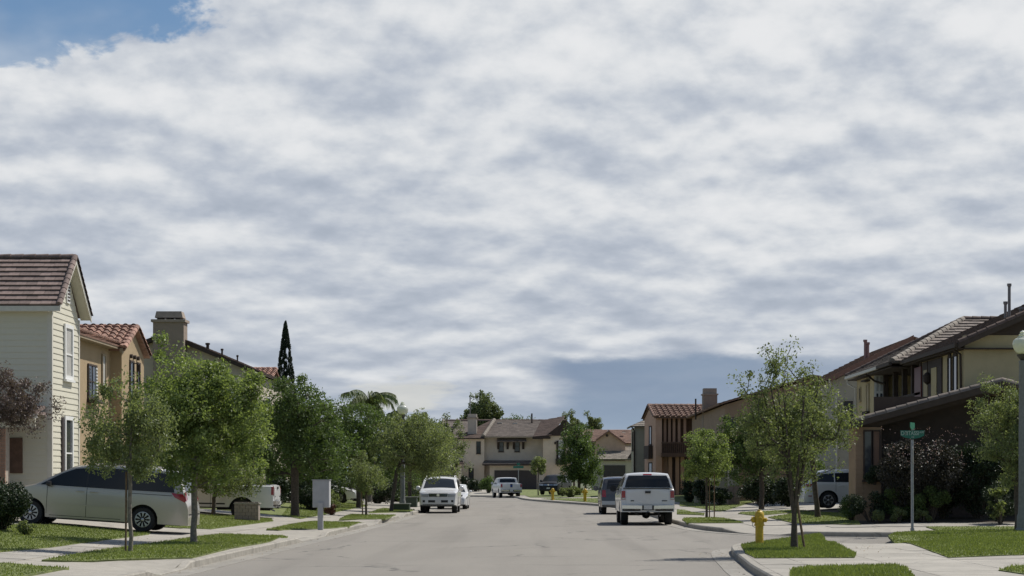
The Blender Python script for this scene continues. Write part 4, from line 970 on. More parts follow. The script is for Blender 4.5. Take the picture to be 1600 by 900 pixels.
def suv_big(name, label, loc, rz, pm, group='parked vehicles', rack=True, dark=False):
    top = [(0, .55), (.02, .78), (.06, 1.0), (.16, 1.11), (.6, 1.17), (1.2, 1.22), (1.38, 1.27), (2.0, 1.70), (2.25, 1.82), (2.7, 1.87), (4.6, 1.84), (4.9, 1.78), (5.05, 1.52), (5.13, 1.15), (5.18, .95), (5.2, .5)]
    c = Car(name, label, 'suv', loc, rz, top, 5.2, .98, 1.17, (.95, 4.0), .39, .36, pm, tumble=.26, spokes=6, nose_t=.13)
    c.side('window', [(1.6, 1.21), (2.55, 1.21), (2.55, 1.70), (2.2, 1.66), (1.6, 1.24)], glassm); c.side('window', [(2.6, 1.21), (3.55, 1.21), (3.55, 1.72), (2.6, 1.71)], glassm)
    c.side('window', [(3.6, 1.21), (4.75, 1.21), (4.62, 1.68), (3.6, 1.72)], glassm)
    c.topp('windshield', [(1.42, -.83), (1.42, .83), (2.1, .70), (2.14, .3), (2.14, -.3), (2.1, -.70)], glassm)
    seg = [10, 11, 12, 13, 14, 15]
    c.end('rear_window', [(-.70, 1.24), (.70, 1.24), (.62, 1.68), (-.62, 1.68)], glassm, False, seg)
    fs = [0, 1, 2, 3]
    for sg in (1, -1):
        c.end('tail_light', [(sg*.72, .85), (sg*.93, .85), (sg*.90, 1.20), (sg*.74, 1.20)], redl, False, seg, .012, thick=.02)
        c.end('headlight', [(sg*.50, .83), (sg*.90, .86), (sg*.88, 1.02), (sg*.48, 1.00)], clearl, True, fs, .014, thick=.02)
        c.end('fog_lamp', [(sg*.66, .56), (sg*.78, .56), (sg*.78, .67), (sg*.66, .67)], blackp, True, fs, .008)
    g_ = c.end('grille', [(-.46, .84), (.46, .84), (.48, 1.01), (-.48, 1.01)], blackp, True, fs, .010, thick=.01)
    for z in (.88, .95): c.end('grille_bar', [(-.44, z-.010), (.44, z-.010), (.44, z+.012), (-.44, z+.012)], chrome, True, fs, .022, parent=g_, thick=.012)
    m = MB(); m.lathe((c.endx(0, .92, True, fs)-.035-c.L/2, 0, .925), [(.001, -.0), (.075, 0), (.075, .01)], 16, 'x'); m.build('badge', chrome, g_)
    c.end('air_intake', [(-.50, .55), (.50, .55), (.50, .67), (-.50, .67)], blackp, True, fs, .006)
    c.end('number_plate', [(-.15, .55), (.15, .55), (.15, .68), (-.15, .68)], platem, True, fs, .022, thick=.02)
    c.end('bumper_lip', [(-.78, .44), (.78, .44), (.80, .475), (-.80, .475)], blackp, True, fs, .004)
    c.end('number_plate', [(-.16, .8), (.16, .8), (.16, .93), (-.16, .93)], platem, False, seg, .015, thick=.02)
    c.end('rear_bumper', [(-.92, .48), (.92, .48), (.92, .66), (-.92, .66)], pm if not dark else alloy, False, seg, .07, thick=.08)
    c.line(1.62, .45, 1.62, 1.2); c.line(2.57, .42, 2.57, 1.2); c.line(3.5, .85, 3.5, 1.2); c.handle(2.4, 1.07); c.handle(3.35, 1.07); c.mirrors(1.72, 1.24, pm, True)
    c.line(1.5, .50, 3.5, .50, .06, alloy, 'side_moulding', eps=.01)
    if rack:
        for sg in (1, -1):
            m = MB(); y = sg*(c.wz(3, c.zt(3)-.07)-.08); m.tube([(2.5-2.6, y, 1.83), (2.6-2.6, y, 1.92), (4.3-2.6, y, 1.90), (4.45-2.6, y, 1.81)], .02, 6); m.build('roof_rail', alloy, c.root, smooth=60)
        for x in (2.9, 4.0):
            m = MB(); y = c.wz(3, 1.8)-.08; m.tube([(x-2.6, -y, 1.915), (x-2.6, y, 1.915)], .016, 6); m.build('cross_bar', blackp, c.root)
    return c
suv_big('suv', 'white SUV with roof rack facing the camera, parked at the left kerb', (-5.03, 97.6+2.0, 0), R(90), white_p)
x0_ = (936+994)/2
suv_big('suv', 'dark grey SUV parked at the right kerb ahead of the white truck', (PX(970, 94), 94.0+2.6, 0), R(-90), dark_p, rack=False, dark=True)

def sedan(name, label, loc, rz, pm, ry=0):
    top = [(0, .45), (.03, .62), (.12, .72), (.5, .84), (1.1, .94), (1.3, .98), (1.9, 1.32), (2.2, 1.42), (2.7, 1.46), (3.2, 1.42), (3.6, 1.30), (4.1, 1.06), (4.6, 1.03), (4.75, .95), (4.8, .7), (4.8, .45)]
    c = Car(name, label, 'sedan', loc, rz, top, 4.8, .91, .95, (.9, 3.65), .325, .22, pm, tumble=.38, ry=ry, nose_t=.2)
    c.side('window', [(1.5, .98), (2.5, .98), (2.5, 1.32), (2.1, 1.29), (1.5, .99)], glassm); c.side('window', [(2.55, .98), (3.6, 1.0), (3.3, 1.25), (2.55, 1.33)], glassm)
    c.topp('windshield', [(1.36, -.74), (1.36, .74), (2.05, .56), (2.05, -.56)], glassm); c.topp('rear_window', [(3.35, -.56), (3.35, .56), (4.0, .70), (4.0, -.70)], glassm)
    for sg in (1, -1):
        c.end('headlight', [(sg*.45, .56), (sg*.84, .60), (sg*.80, .72), (sg*.45, .66)], clearl, True, [0, 1, 2, 3], .008, thick=.01)
        c.end('tail_light', [(sg*.5, .8), (sg*.84, .78), (sg*.82, .92), (sg*.5, .92)], redl, False, [12, 13, 14, 15], .01, thick=.01)
    c.side('headlight', [(.14, .60), (.62, .70), (.55, .78), (.2, .72)], clearl, .006, res=.08)
    c.end('grille', [(-.35, .5), (.35, .5), (.35, .62), (-.35, .62)], blackp, True, [0, 1, 2, 3], .005)
    c.line(1.45, .32, 1.45, .97); c.line(2.52, .3, 2.52, .97); c.line(3.4, .62, 3.4, .97); c.handle(2.3, .84); c.handle(3.25, .84); c.mirrors(1.6, 1.0, pm)
    return c
sedan('sedan', 'white sedan parked right behind the white SUV at the left kerb', (-4.93, 112.5, 0), R(90), white_p)
sedan('sedan', 'white sedan nose out in a left driveway, right of the grey cluster mailbox', (PX(560, 104)-2.45, 104, .42), math.pi, white_p, ry=0)
sedan('sedan', 'distant dark sedan glimpsed between tree trunks on the left', (PX(606, 150), 150, .4), R(60), black_p)

def pickup(name, label, loc, rz, pm, shell=False, ry=0.0, badge=False, zoff=0):
    if shell: top = [(0, .62), (.02, .9), (.06, 1.08), (.2, 1.18), (1.25, 1.25), (1.42, 1.30), (2.0, 1.74), (2.25, 1.86), (2.6, 1.91), (3.3, 1.91), (3.4, 1.95), (3.6, 1.985), (5.2, 1.985), (5.36, 1.94), (5.46, 1.82), (5.60, 1.42), (5.64, 1.385), (5.66, 1.34), (5.68, .62)]
    else: top = [(0, .62), (.02, .9), (.06, 1.08), (.2, 1.18), (1.25, 1.25), (1.42, 1.30), (2.0, 1.74), (2.25, 1.86), (2.6, 1.91), (3.3, 1.91), (3.42, 1.86), (3.56, 1.37), (3.60, 1.36), (5.60, 1.36), (5.64, 1.35), (5.67, 1.28), (5.68, .62)]
    c = Car(name, label, 'pickup truck', loc, rz, top, 5.7, 1.01, 1.27, (1.0, 4.52), .41, .50, pm, tumble=(.34 if shell else .24), ry=ry, nose_t=.10, tail_t=.015, side_in=.02, spokes=6)
    n = len(top); seg = [n-4, n-3, n-2, n-1]
    c.side('window', [(1.62, 1.31), (2.45, 1.31), (2.45, 1.74), (2.2, 1.70), (1.62, 1.34)], glassm); c.side('window', [(2.5, 1.31), (3.25, 1.31), (3.25, 1.76), (2.5, 1.75)], glassm)
    c.topp('windshield', [(1.46, -.86), (1.46, .86), (2.1, .74), (2.12, .3), (2.12, -.3), (2.1, -.74)], glassm)
    if shell:
        c.side('window', [(3.6, 1.45), (5.2, 1.45), (5.1, 1.80), (3.6, 1.80)], glassm)
        sg_ = [12, 13, 14, 15, 16]
        rw = c.end('rear_window', [(-.855, 1.425), (.855, 1.425), (.80, 1.66), (.735, 1.83), (.70, 1.865), (-.70, 1.865), (-.735, 1.83), (-.80, 1.66)], glassm, False, sg_, .012, thick=.02)
        c.end('brake_light', [(-.16, 1.885), (.16, 1.885), (.16, 1.925), (-.16, 1.925)], redl, False, sg_, .012, thick=.02)
        m = MB(); m.box(5.62-2.85, 5.68-2.85, -.93, .93, 1.375, 1.405); m.build('shell_sill', blackp, c.root)
    else:
        mb = MB(); q = [(3.435, 1.76), (3.53, 1.44)]
        x0, x1 = interp(1.78, [(1.37, 3.56), (1.86, 3.42)]), interp(1.44, [(1.37, 3.56), (1.86, 3.42)])
        mb.prism([(x0+.012-2.85, -.68, 1.78-.02), (x0+.012-2.85, .68, 1.78-.02), (x1+.012-2.85, .76, 1.44), (x1+.012-2.85, -.76, 1.44)], (-.03, 0, 0)); mb.build('rear_window', glassm, c.root)
        c.topp('bed_shade_sheet', [(3.66, -.82), (3.66, .82), (5.52, .82), (5.52, -.82)], blackp, .004)  # flat black sheet, the open bed's shade put into its colour
    tg = c.end('tailgate', [(-.80, .80), (.80, .80), (.80, 1.335), (-.80, 1.335)], pm, False, seg, .022, thick=.03)
    m = MB(); m.box(5.70-2.85, 5.725-2.85, -.105, .105, 1.20, 1.285); m.build('tailgate_handle', blackp, tg)
    if badge:
        m = MB(); m.lathe((5.70-2.85, 0, 1.12), [(.12, 0), (.12, .02), (.001, .021)], 20, 'x'); o_ = m.build('oval_badge', bluem, tg)
        m = MB(); m.obox((5.725-2.85, 0, 1.0), .01, .2, .04); m.build('lettering', blackp, tg)
    else:
        for y, w_ in ((-.62, .20), (.58, .12)):
            m = MB(); m.obox((5.703-2.85, -y, .92), .012, w_, .035); m.build('badge', blackp, tg)
    for sg in (1, -1):
        tl = c.end('tail_light', [(sg*.84, .97), (sg*.985, .97), (sg*.98, 1.29), (sg*.84, 1.29)], redl, False, seg, .018, thick=.03)
        c.end('reverse_light', [(sg*.845, .985), (sg*.975, .985), (sg*.975, 1.03), (sg*.845, 1.03)], clearl, False, seg, .024, parent=tl)
        c.side('tail_light', [(5.60, .98), (5.67, .98), (5.67, 1.28), (5.60, 1.28)], redl, .006, sides=(sg,), res=.1)
        c.end('headlight', [(sg*.60, .82), (sg*.93, .84), (sg*.93, 1.04), (sg*.60, 1.02)], clearl, True, [0, 1, 2, 3], .012, thick=.02)
        # chrome step bumper in two halves
        m = MB(); q = [(5.62-2.85, sg*.22, .59), (5.82-2.85, sg*.22, .62), (5.82-2.85, sg*.22, .74), (5.62-2.85, sg*.22, .765)]
        q2 = [(5.62-2.85, sg*.97, .60), (5.78-2.85, sg*.97, .63), (5.78-2.85, sg*.97, .755), (5.62-2.85, sg*.97, .77)]
        m.add(q+q2, [(0, 1, 2, 3), (7, 6, 5, 4), (0, 1, 5, 4), (1, 2, 6, 5), (2, 3, 7, 6), (3, 0, 4, 7)]); m.build('bumper', chrome, c.root)
        m = MB(); m.box(5.6-2.85, 5.70-2.85, sg*.28, sg*.95, .54, .60); m.build('bumper_underside', blackp, c.root)
    m = MB(); m.box(5.60-2.85, 5.74-2.85, -.22, .22, .57, .75); m.build('bumper_step', blackp, c.root)
    m = MB(); m.box(5.735-2.85, 5.757-2.85, -.155, .155, .60, .75); m.build('number_plate', platem, c.root)
    m = MB(); m.tube([(4.52-2.85, -.7, .40), (4.52-2.85, .7, .40)], .05, 8); m.lathe((4.4-2.85, 0, .40), [(.06, -.05), (.15, 0), (.17, .1), (.12, .24), (.05, .3)], 12, 'x'); m.build('rear_axle', blackp, c.root, smooth=40)
    m = MB(); m.tube([(3.5-2.85, -.38, .42), (5.5-2.85, -.42, .42)], .035, 8); m.tube([(5.3-2.85, .0, .52), (5.75-2.85, 0, .50)], .035, 6); m.box(1.5-2.85, 5.5-2.85, -.45, -.35, .44, .56); m.box(1.5-2.85, 5.5-2.85, .35, .45, .44, .56); m.build('chassis', blackp, c.root)
    m = MB(); m.tube([(5.3-2.85, .42, .46), (5.55-2.85, .46, .36)], .03, 8); m.build('exhaust', alloy, c.root)
    c.line(1.62, .5, 1.62, 1.3); c.line(2.5, .5, 2.5, 1.3); c.line(3.36, .5, 3.36, 1.35); c.line(1.5, .62, 3.9, .62, .05, blackp if not shell else pm, 'side_moulding', eps=.012)
    c.handle(2.35, 1.12); c.mirrors(1.72, 1.34, blackp if shell else pm, True)
    return c
pickup('pickup_truck', 'white pickup truck with camper shell seen from behind, parked at the right kerb', (PX(1011.5, 71.7)+.02, 71.7+2.85, 0), R(-90), white_p, shell=True)
pickup('pickup_truck', 'white pickup truck at the far end of the street before the beige house', (PX(787, 178)+.2, 178+2.3, 0), R(-90)+R(10.5), white_p, badge=True)
pickup('pickup_truck', 'white pickup truck parked nose in on a left driveway behind the stone planter', (PX(434, 72)-2.88, 72, .22), 0, white_p, ry=.02)
suv_big('suv', 'black SUV standing in the shade beside the dark rounded tree at the street end', (PX(868, 176), 178, .3), R(75), black_p, rack=False)

# ---------------------------------------------------------------- street furniture
yel = mat('hydrant_yellow', (0.52, 0.34, 0.02), 0.45, 0.15, 12, stain=.2)
grey_m = mat('galvanised', (0.30, 0.31, 0.31), 0.5, 0.12, 10, metal=.3); boxm = mat('mailbox_grey', (0.38, 0.38, 0.39), 0.5, 0.06, 6)
green_s = mat('sign_green', (0.008, 0.13, 0.09), 0.4, 0.1, 10); whitem = mat('white_lettering', (0.30, 0.40, 0.35), 0.6, 0)
lampg = mat('frosted_globe', (0.72, 0.73, 0.74), 0.25, 0.05, 8, trans=.35, coat=.3); postm = mat('lamp_post_grey', (0.19, 0.195, 0.19), 0.7, 0.12, 12)
def hydrant(label, x, y, sc=1.0, rz=0.0):
    z = hgt(x, y); root = empty('fire_hydrant', (x, y, z), label, 'fire hydrant', 'yellow fire hydrants')
    m = MB(); m.lathe((x, y, z), [(.13*sc, -.02), (.13*sc, .03*sc), (.105*sc, .04*sc), (.105*sc, .50*sc)], 18); m.build('barrel', yel, root, smooth=40)
    m = MB(); m.lathe((x, y, z), [(.135*sc, .50*sc), (.135*sc, .54*sc), (.12*sc, .55*sc), (.125*sc, .74*sc), (.12*sc, .80*sc), (.10*sc, .86*sc), (.05*sc, .895*sc), (.05*sc, .915*sc), (.001, .92*sc)], 18); m.build('bonnet', yel, root, smooth=40)
    for dx_, dy_, r_, l_, zz in ((-1, 0, .075, .20, .66), (1, -.25, .055, .19, .655), (.0, -1, .055, .17, .68)):
        m = MB(); d = Vector((dx_, dy_, 0)).normalized()
        m.tube([(x, y, z+zz*sc), (x+d.x*.13*sc, y+d.y*.13*sc, z+zz*sc)], r_*sc*.85, 14)
        o = m.build('outlet', yel, root, smooth=40)
        m = MB(); m.tube([Vector((x, y, z+zz*sc))+d*.13*sc, Vector((x, y, z+zz*sc))+d*l_*sc], [r_*sc*1.15, r_*sc], 12); m.tube([Vector((x, y, z+zz*sc))+d*l_*sc, Vector((x, y, z+zz*sc))+d*(l_+.03)*sc], r_*sc*.35, 5); m.build('cap', yel, o, smooth=40)
    m = MB(); m.tube([(x-.17*sc, y-.05, z+.62*sc), (x-.19*sc, y-.07, z+.5*sc), (x-.12*sc, y-.1, z+.46*sc)], .008, 4); m.build('chain', grey_m, root)
x, y = G(1186.5, 852); hydrant('near yellow fire hydrant on the corner grass beside the multi stemmed tree', x, y, .92)
x, y = G(914, 784); hydrant('far yellow fire hydrant just left of the dark grey SUV', x, y, 1.02)
x, y = G(863.5, 781.5); hydrant('farthest yellow fire hydrant, left of the low green bush', x, y, 1.0)
def mail(px, py):
    x, y = G(px, py); z = hgt(x, y); k = F/y; root = empty('cluster_mailbox', (x, y, z), 'grey cluster mailbox cabinet on a square post on the left grass strip', 'mailbox')
    m = MB(); m.box(x-.085, x+.075, y-.08, y+.08, z-.05, z+.85); m.build('post', boxm, root)
    m = MB(); m.box(x-.25, x+.26, y-.02, y+.44, PZ(793, y), PZ(750.5, y)); b = m.build('cabinet', boxm, root); bev = b.modifiers.new('b', 'BEVEL'); bev.width = .012; bev.segments = 2
    m = MB(); m.box(x-.27, x+.28, y-.04, y+.46, PZ(750.5, y), PZ(749.3, y)); m.build('lid', boxm, root)
    for i in range(2):
        for j in range(5):
            pass
    m = MB(); m.box(x+.262, x+.268, y+.03, y+.40, PZ(790, y), PZ(752, y)); m.build('lit_side_panel', mat('mailbox_lit_side', (.55, .55, .55), .5, .05), root)  # paler sheet on the sunward side, sunlight put into its colour
mail(501, 828)
def lamp(label, x, y, ztop, zbase=None):
    z = hgt(x, y) if zbase is None else zbase; root = empty('street_lamp', (x, y, z), label, 'street lamp', 'street lamps with glass globes')
    H = ztop - z; m = MB()
    m.lathe((x, y, z), [(.21, -.05), (.21, .12), (.18, .16), (.17, .50), (.14, .58), (.125, .9), (.12, H*.5), (.11, H-.95), (.12, H-.93), (.12, H-.88)], 16); m.build('post', postm, root, smooth=30)
    m = MB(); m.lathe((x, y, z), [(.06, H-.88), (.09, H-.84), (.17, H-.74), (.18, H-.70), (.12, H-.69)], 16); m.build('fitter', mat('fitter_bronze', (.05, .045, .04), .5, .1), root, smooth=40)
    m = MB(); m.lathe((x, y, z), [(.12, H-.70), (.21, H-.62), (.275, H-.50), (.295, H-.40), (.27, H-.30), (.20, H-.235), (.15, H-.22)], 24); m.build('globe', lampg, root, smooth=60)
    m = MB(); m.lathe((x, y, z), [(.16, H-.225), (.17, H-.21), (.11, H-.17), (.12, H-.13), (.07, H-.09), (.085, H-.06), (.03, H-.02), (.001, H)], 14); m.build('finial', lampg, root, smooth=60)
lamp('street lamp with white glass globe and grey post at the right edge', PX(1601, 55.2), 55.4, PZ(515, 55.2), .0+hgt(14, 57.5))
lamp('left street lamp, its white globe and finial poking out above the olive trees', PX(629, 99), 99, PZ(627, 99))
def street_sign(px, py):
    x, y = G(px, py); z = hgt(x, y); root = empty('street_sign', (x, y, z), 'street name sign on a tall thin grey post at the far right corner', 'street sign')
    m = MB(); m.tube([(x, y, z-.05), (x-.005, y, PZ(687, y))], .042, 10); m.tube([(x, y, z-.05), (x, y, z+.12)], .06, 8); m.build('post', grey_m, root, smooth=40)
    z0, z1 = PZ(685.5, y), PZ(672.5, y); yf = y-.03; w_ = .36
    m = MB(); n = 9; top_ = []; bot = []
    for i in range(n):
        f = -1+2*i/(n-1); top_.append((x+f*w_, yf, z1)); bot.append((x+f*w_*.96, yf, z0+.09*abs(f)**2.2))
    m.prism(top_+bot[::-1], (0, .02, 0)); pl = m.build('name_plate', green_s, root)
    cu = bpy.data.curves.new('t', 'FONT'); cu.body = 'DePITASSI'; cu.size = .155; cu.align_x = 'CENTER'; cu.align_y = 'CENTER'; cu.extrude = .002; cu.space_character = 1.0
    def txt(body, size, X_, Z_, sx=1.0, bold=0.004):
        cu = bpy.data.curves.new('t', 'FONT'); cu.body = body; cu.size = size; cu.align_x = 'CENTER'; cu.align_y = 'CENTER'; cu.extrude = .002; cu.offset = bold
        o = bpy.data.objects.new('t', cu); C.objects.link(o); bpy.context.view_layer.update()
        me = bpy.data.meshes.new_from_object(o.evaluated_get(bpy.context.evaluated_depsgraph_get())); bpy.data.objects.remove(o)
        M = Matrix.Translation(Vector((X_, yf-.006, Z_))-ORG[pl.name]) @ Matrix.Rotation(R(90), 4, 'X') @ Matrix.Diagonal((sx, 1, 1, 1)); me.transform(M)
        me.materials.clear(); link('lettering', me, whitem, pl)
    txt('De', .17, x-.26, (z0+z1)/2+.035, .85); txt('PITASSI', .17, x-.02, (z0+z1)/2+.035, .78); txt('AVE', .085, x+.27, (z0+z1)/2+.065, .9, .002); txt('100', .07, x-.0, z0+.045, .9, .001)
    m = MB(); a = R(69); c = Vector((x, y, PZ(666, y))); d = Vector((math.cos(a), math.sin(a), 0)); nrm = Vector((-d.y, d.x, 0))
    q = [c + d*(f*.36) + Vector((0, 0, h)) for f, h in ((-1, .11), (1, .11), (1, -.03), (.45, -.11), (-.45, -.11), (-1, -.03))]
    m.prism([p-nrm*.01 for p in q], nrm*.02); m.build('name_plate', mat('sign_green_pale', (.05, .20, .13), .4, .1), root)
    m = MB(); m.box(x-.03, x+.03, y-.03, y+.03, PZ(673, y), PZ(670, y)); m.build('bracket', grey_m, root)
    # stop sign seen almost edge on, grey back
    m = MB(); a = R(78); d = Vector((math.cos(a), math.sin(a), 0)); nrm = Vector((-d.y, d.x, 0)); c = Vector((x+.03, y+.02, PZ(708, y)))
    q = [c + d*(.35*math.cos(t_)) + Vector((0, 0, .35*math.sin(t_))) for t_ in [math.pi/8+i*math.pi/4 for i in range(8)]]
    m.prism(q, nrm*.012); m.build('octagonal_plate', mat('plate_back', (.42, .42, .41), .5, .08), root)
street_sign(1425.5, 832)
# far street sign
x, y = PX(810, 186), 186.0
root = empty('street_sign', (x, y, .2), 'small green street name sign on a thin pole before the far garage', 'street sign')
m = MB(); m.tube([(x, y, .1), (x, y, PZ(723, y))], .035, 8); m.build('post', grey_m, root)
for dz_, w_ in ((0, .5), (.28, .16)):
    m = MB(); m.box(x-w_, x+w_, y-.04, y-.02, PZ(731.5, y)+dz_, PZ(728, y)+dz_); m.build('name_plate', green_s, root)
# ground cabinets
tb = mat('cabinet_green', (.035, .055, .035), .6, .15)
x0_, y0_ = PX(612, 96), 96.0
root = empty('utility_cabinet', (PX(620, 96), 96, hgt(PX(620, 96), 96)), 'dark green utility cabinet at the foot of the left street lamp', 'utility box')
zz = hgt(PX(620, 96), 96); m = MB(); m.box(PX(613, 96), PX(640, 96), 95.6, 96.6, zz-.05, PZ(788, 96)); m.build('cabinet', tb, root)
m = MB(); m.box(PX(612, 96), PX(641, 96), 95.55, 96.65, PZ(788, 96), PZ(786.5, 96)); m.build('lid', mat('cabinet_lid', (.16, .17, .15), .6, .1), root)
X = PX(642, 108); zz = hgt(X, 108); root = empty('utility_cabinet', (X, 108, zz), 'second low green utility cabinet left of the parked white SUV', 'utility box')
m = MB(); m.box(X-.45, X+.35, 107.6, 108.4, zz-.05, PZ(777, 108)); m.build('cabinet', tb, root); m = MB(); m.box(X-.5, X+.4, 107.55, 108.45, PZ(777, 108), PZ(775.8, 108)); m.build('lid', MATS['cabinet_lid'], root)
# stone planter wall before the pickup
stone = mat('block_stone', (.27, .225, .19), .9, .2, 9, .5, 30, island=.3); Y_ = 67.0
X0, X1 = PX(366, Y_), PX(404, Y_); zz = hgt((X0+X1)/2, Y_); root = empty('planter_wall', ((X0+X1)/2, Y_, zz), 'low stone block planter wall before the rear wheel of the left driveway pickup', 'planter')
row = 0; z = zz-.05
bm_ = MB(); bm_.box(X0+.02, X1-.02, Y_+.03, Y_+.5, zz-.05, PZ(787.5, Y_)); bm_.build('core', stone, root)
while z < PZ(787, Y_)-.05:
    x = X0 - (.1 if row % 2 else 0)
    while x < X1:
        m = MB(); a = max(x, X0); b = min(x+.195, X1)
        if b-a > .04: m.box(a+.004, b-.004, Y_-.01+random.uniform(-.008, .008), Y_+.08, z+.004, z+.115); m.build('block', stone, root)
        x += .2
    z += .12; row += 1
m = MB(); m.box(X0-.02, X1+.02, Y_-.03, Y_+.52, PZ(787.3, Y_), PZ(786, Y_)); m.build('cap', concrete, root)
# ---------------------------------------------------------------- houses
def tilemat(name, c, isl=.22, rough=.85):
    if name in MATS: return MATS[name]
    m = bpy.data.materials.new(name); m.use_nodes = True; n = NT(m.node_tree); b = n.n['Principled BSDF']; b.inputs['Roughness'].default_value = rough
    g_ = n.new('ShaderNodeNewGeometry'); oi = n.new('ShaderNodeObjectInfo'); tcn = n.new('ShaderNodeTexCoord')
    r_ = n.m('FRACT', n.m('ADD', g_.outputs['Random Per Island'], oi.outputs['Random']))
    cc = n.mix(r_, tuple(x*(1-isl) for x in c), tuple(x*(1+isl) for x in c))
    f = n.noise(tcn.outputs['Object'], 5, 5, .6); cc = n.mix(n.ss(f, .35, .75), cc, n.mix(1.0, cc, (.62, .62, .62, 1), 'MULTIPLY'))
    n.l.new(cc, b.inputs['Base Color']); bp = n.new('ShaderNodeBump'); bp.inputs['Strength'].default_value = .4; bp.inputs['Distance'].default_value = .02
    n.l.new(n.noise(tcn.outputs['Object'], 40, 4, .6), bp.inputs['Height']); n.l.new(bp.outputs[0], b.inputs['Normal']); MATS[name] = m; return m
t_brown = tilemat('brown_roof_tile', (.225, .165, .145)); t_red = tilemat('red_clay_tile', (.34, .195, .145), .3); t_grey = tilemat('weathered_roof_tile', (.20, .165, .14)); t_tan = tilemat('tan_roof_tile', (.27, .235, .195))
t_dark = tilemat('dark_brown_roof_tile', (.125, .085, .068)); t_orange = tilemat('orange_brown_tile', (.235, .145, .108), .2)
def stucco(name, c): return mat(name, c, .92, .07, 1.3, .35, 70, stain=.12)
fasc = mat('cream_trim', (.60, .57, .50), .6, .05); whitew = mat('white_trim', (.74, .74, .72), .55, .05); brownw = mat('dark_brown_wood', (.045, .030, .023), .8, .2, 6)
winglass = mat('window_glass', (.045, .05, .058), .08, .15, .8, spec=.7); blind = mat('window_blind', (.42, .41, .38), .5, .1, 3)
def frame(e, s):
    n = e.cross(s).normalized()
    if n.z < 0: n = -n
    return n
def tiles(root, O, e, s, poly, m, ex=.34, wd=.33, style='flat', indiv=False, th=.045, base=None, tile_name='roof_tile'):
    """Roof plane: O origin at the eave, e along the eave, s up the slope (unit vectors), poly in (a, b)."""
    O, e, s = Vector(O), Vector(e).normalized(), Vector(s).normalized(); n = frame(e, s)
    P3 = lambda a, b, h: O + e*a + s*b + n*h
    mb = MB(); mb.prism([P3(a, b, -.01) for a, b in poly], -n*.06); roof = mb.build('roof', base or m, root)
    allm = MB(); a0, a1 = min(p[0] for p in poly), max(p[0] for p in poly); b0, b1 = min(p[1] for p in poly), max(p[1] for p in poly)
    shared = None; j = 0; b = b0
    M0 = Matrix((( e.x, s.x, n.x), (e.y, s.y, n.y), (e.z, s.z, n.z))).to_4x4()
    while b < b1-.05:
        top_b = min(b+ex, b1); a = a0 - (wd*.5 if (j % 2 and style == 'flat') else 0)
        while a < a1-.02:
            jit = random.uniform(-.004, .006)
            if style == 'flat':
                c = clip_cell(poly, max(a+.004, a0), min(a+wd-.004, a1), b, top_b)
                if len(c) >= 3 and abs(area(c)) > .004:
                    hh = lambda q: th*(1-(q-b)/ex)+.012+jit
                    full = abs(abs(area(c))-(wd-.008)*ex) < 1e-4
                    if indiv and full:
                        if shared is None:
                            sm = MB(); V = [(-wd/2+.004, 0), (wd/2-.004, 0), (wd/2-.004, ex), (-wd/2+.004, ex)]
                            sm.add([(x, y, th*(1-y/ex)+.012) for x, y in V]+[(x, y, 0) for x, y in V], [(0,1,2,3),(0,4,5,1),(1,5,6,2),(2,6,7,3),(3,7,4,0)])
                            shared = bpy.data.meshes.new('roof_tile'); shared.from_pydata(sm.v, [], sm.f); shared.materials.append(m)
                        o = bpy.data.objects.new(tile_name, shared); C.objects.link(o); o.parent = roof
                        o.matrix_local = Matrix.Translation(P3(a+wd/2, b, jit)-ORG[roof.name]) @ M0
                    else:
                        cc = c if area(c) > 0 else c[::-1]; k = len(cc)
                        V = [P3(x, y, hh(y)) for x, y in cc]+[P3(x, y, 0) for x, y in cc]
                        tgt = MB() if indiv else allm
                        tgt.add(V, [tuple(range(k))]+[(i, i+k, (i+1) % k+k, (i+1) % k) for i in range(k)])
                        if indiv: tgt.build(tile_name, m, roof)
            else:
                if inside(a+wd/2, b+ex*.5, poly) or inside(a+wd/2, b+ex*.15, poly):
                    seg = 6; V = []
                    for yy, rsc, up in ((0, 1.0, th), (ex*1.02, .88, .0)):
                        for q in range(seg+1):
                            t_ = math.pi*q/seg; V.append((-math.cos(t_)*wd*.36*rsc, yy, .02+up+math.sin(t_)*wd*.30*rsc))
                    V += [(-wd*.5, 0, .02+th*.6), (-wd*.5, ex, .012), (wd*.5, 0, .02+th*.6), (wd*.5, ex, .012)]
                    k = seg+1
                    Fs = [(q, q+1, k+q+1, k+q) for q in range(seg)] + [tuple(range(k)), (2*k, 0, k, 2*k+1), (k-1, 2*k+2, 2*k+3, 2*k-1)]
                    if indiv:
                        if shared is None:
                            shared = bpy.data.meshes.new('roof_tile'); shared.from_pydata(V, [], Fs); shared.materials.append(m); shared.shade_smooth(); shared.set_sharp_from_angle(angle=R(50))
                        o = bpy.data.objects.new(tile_name, shared); C.objects.link(o); o.parent = roof
                        o.matrix_local = Matrix.Translation(P3(a+wd/2, b, jit)-ORG[roof.name]) @ M0
                    else: allm.add([P3(a+wd/2+x, b+y, h+jit) for x, y, h in V], Fs)
            a += wd
        b += ex; j += 1
    if allm.v:
        o = allm.build(tile_name+'s', m, roof, recalc=False); o['kind'] = 'stuff'
    return roof
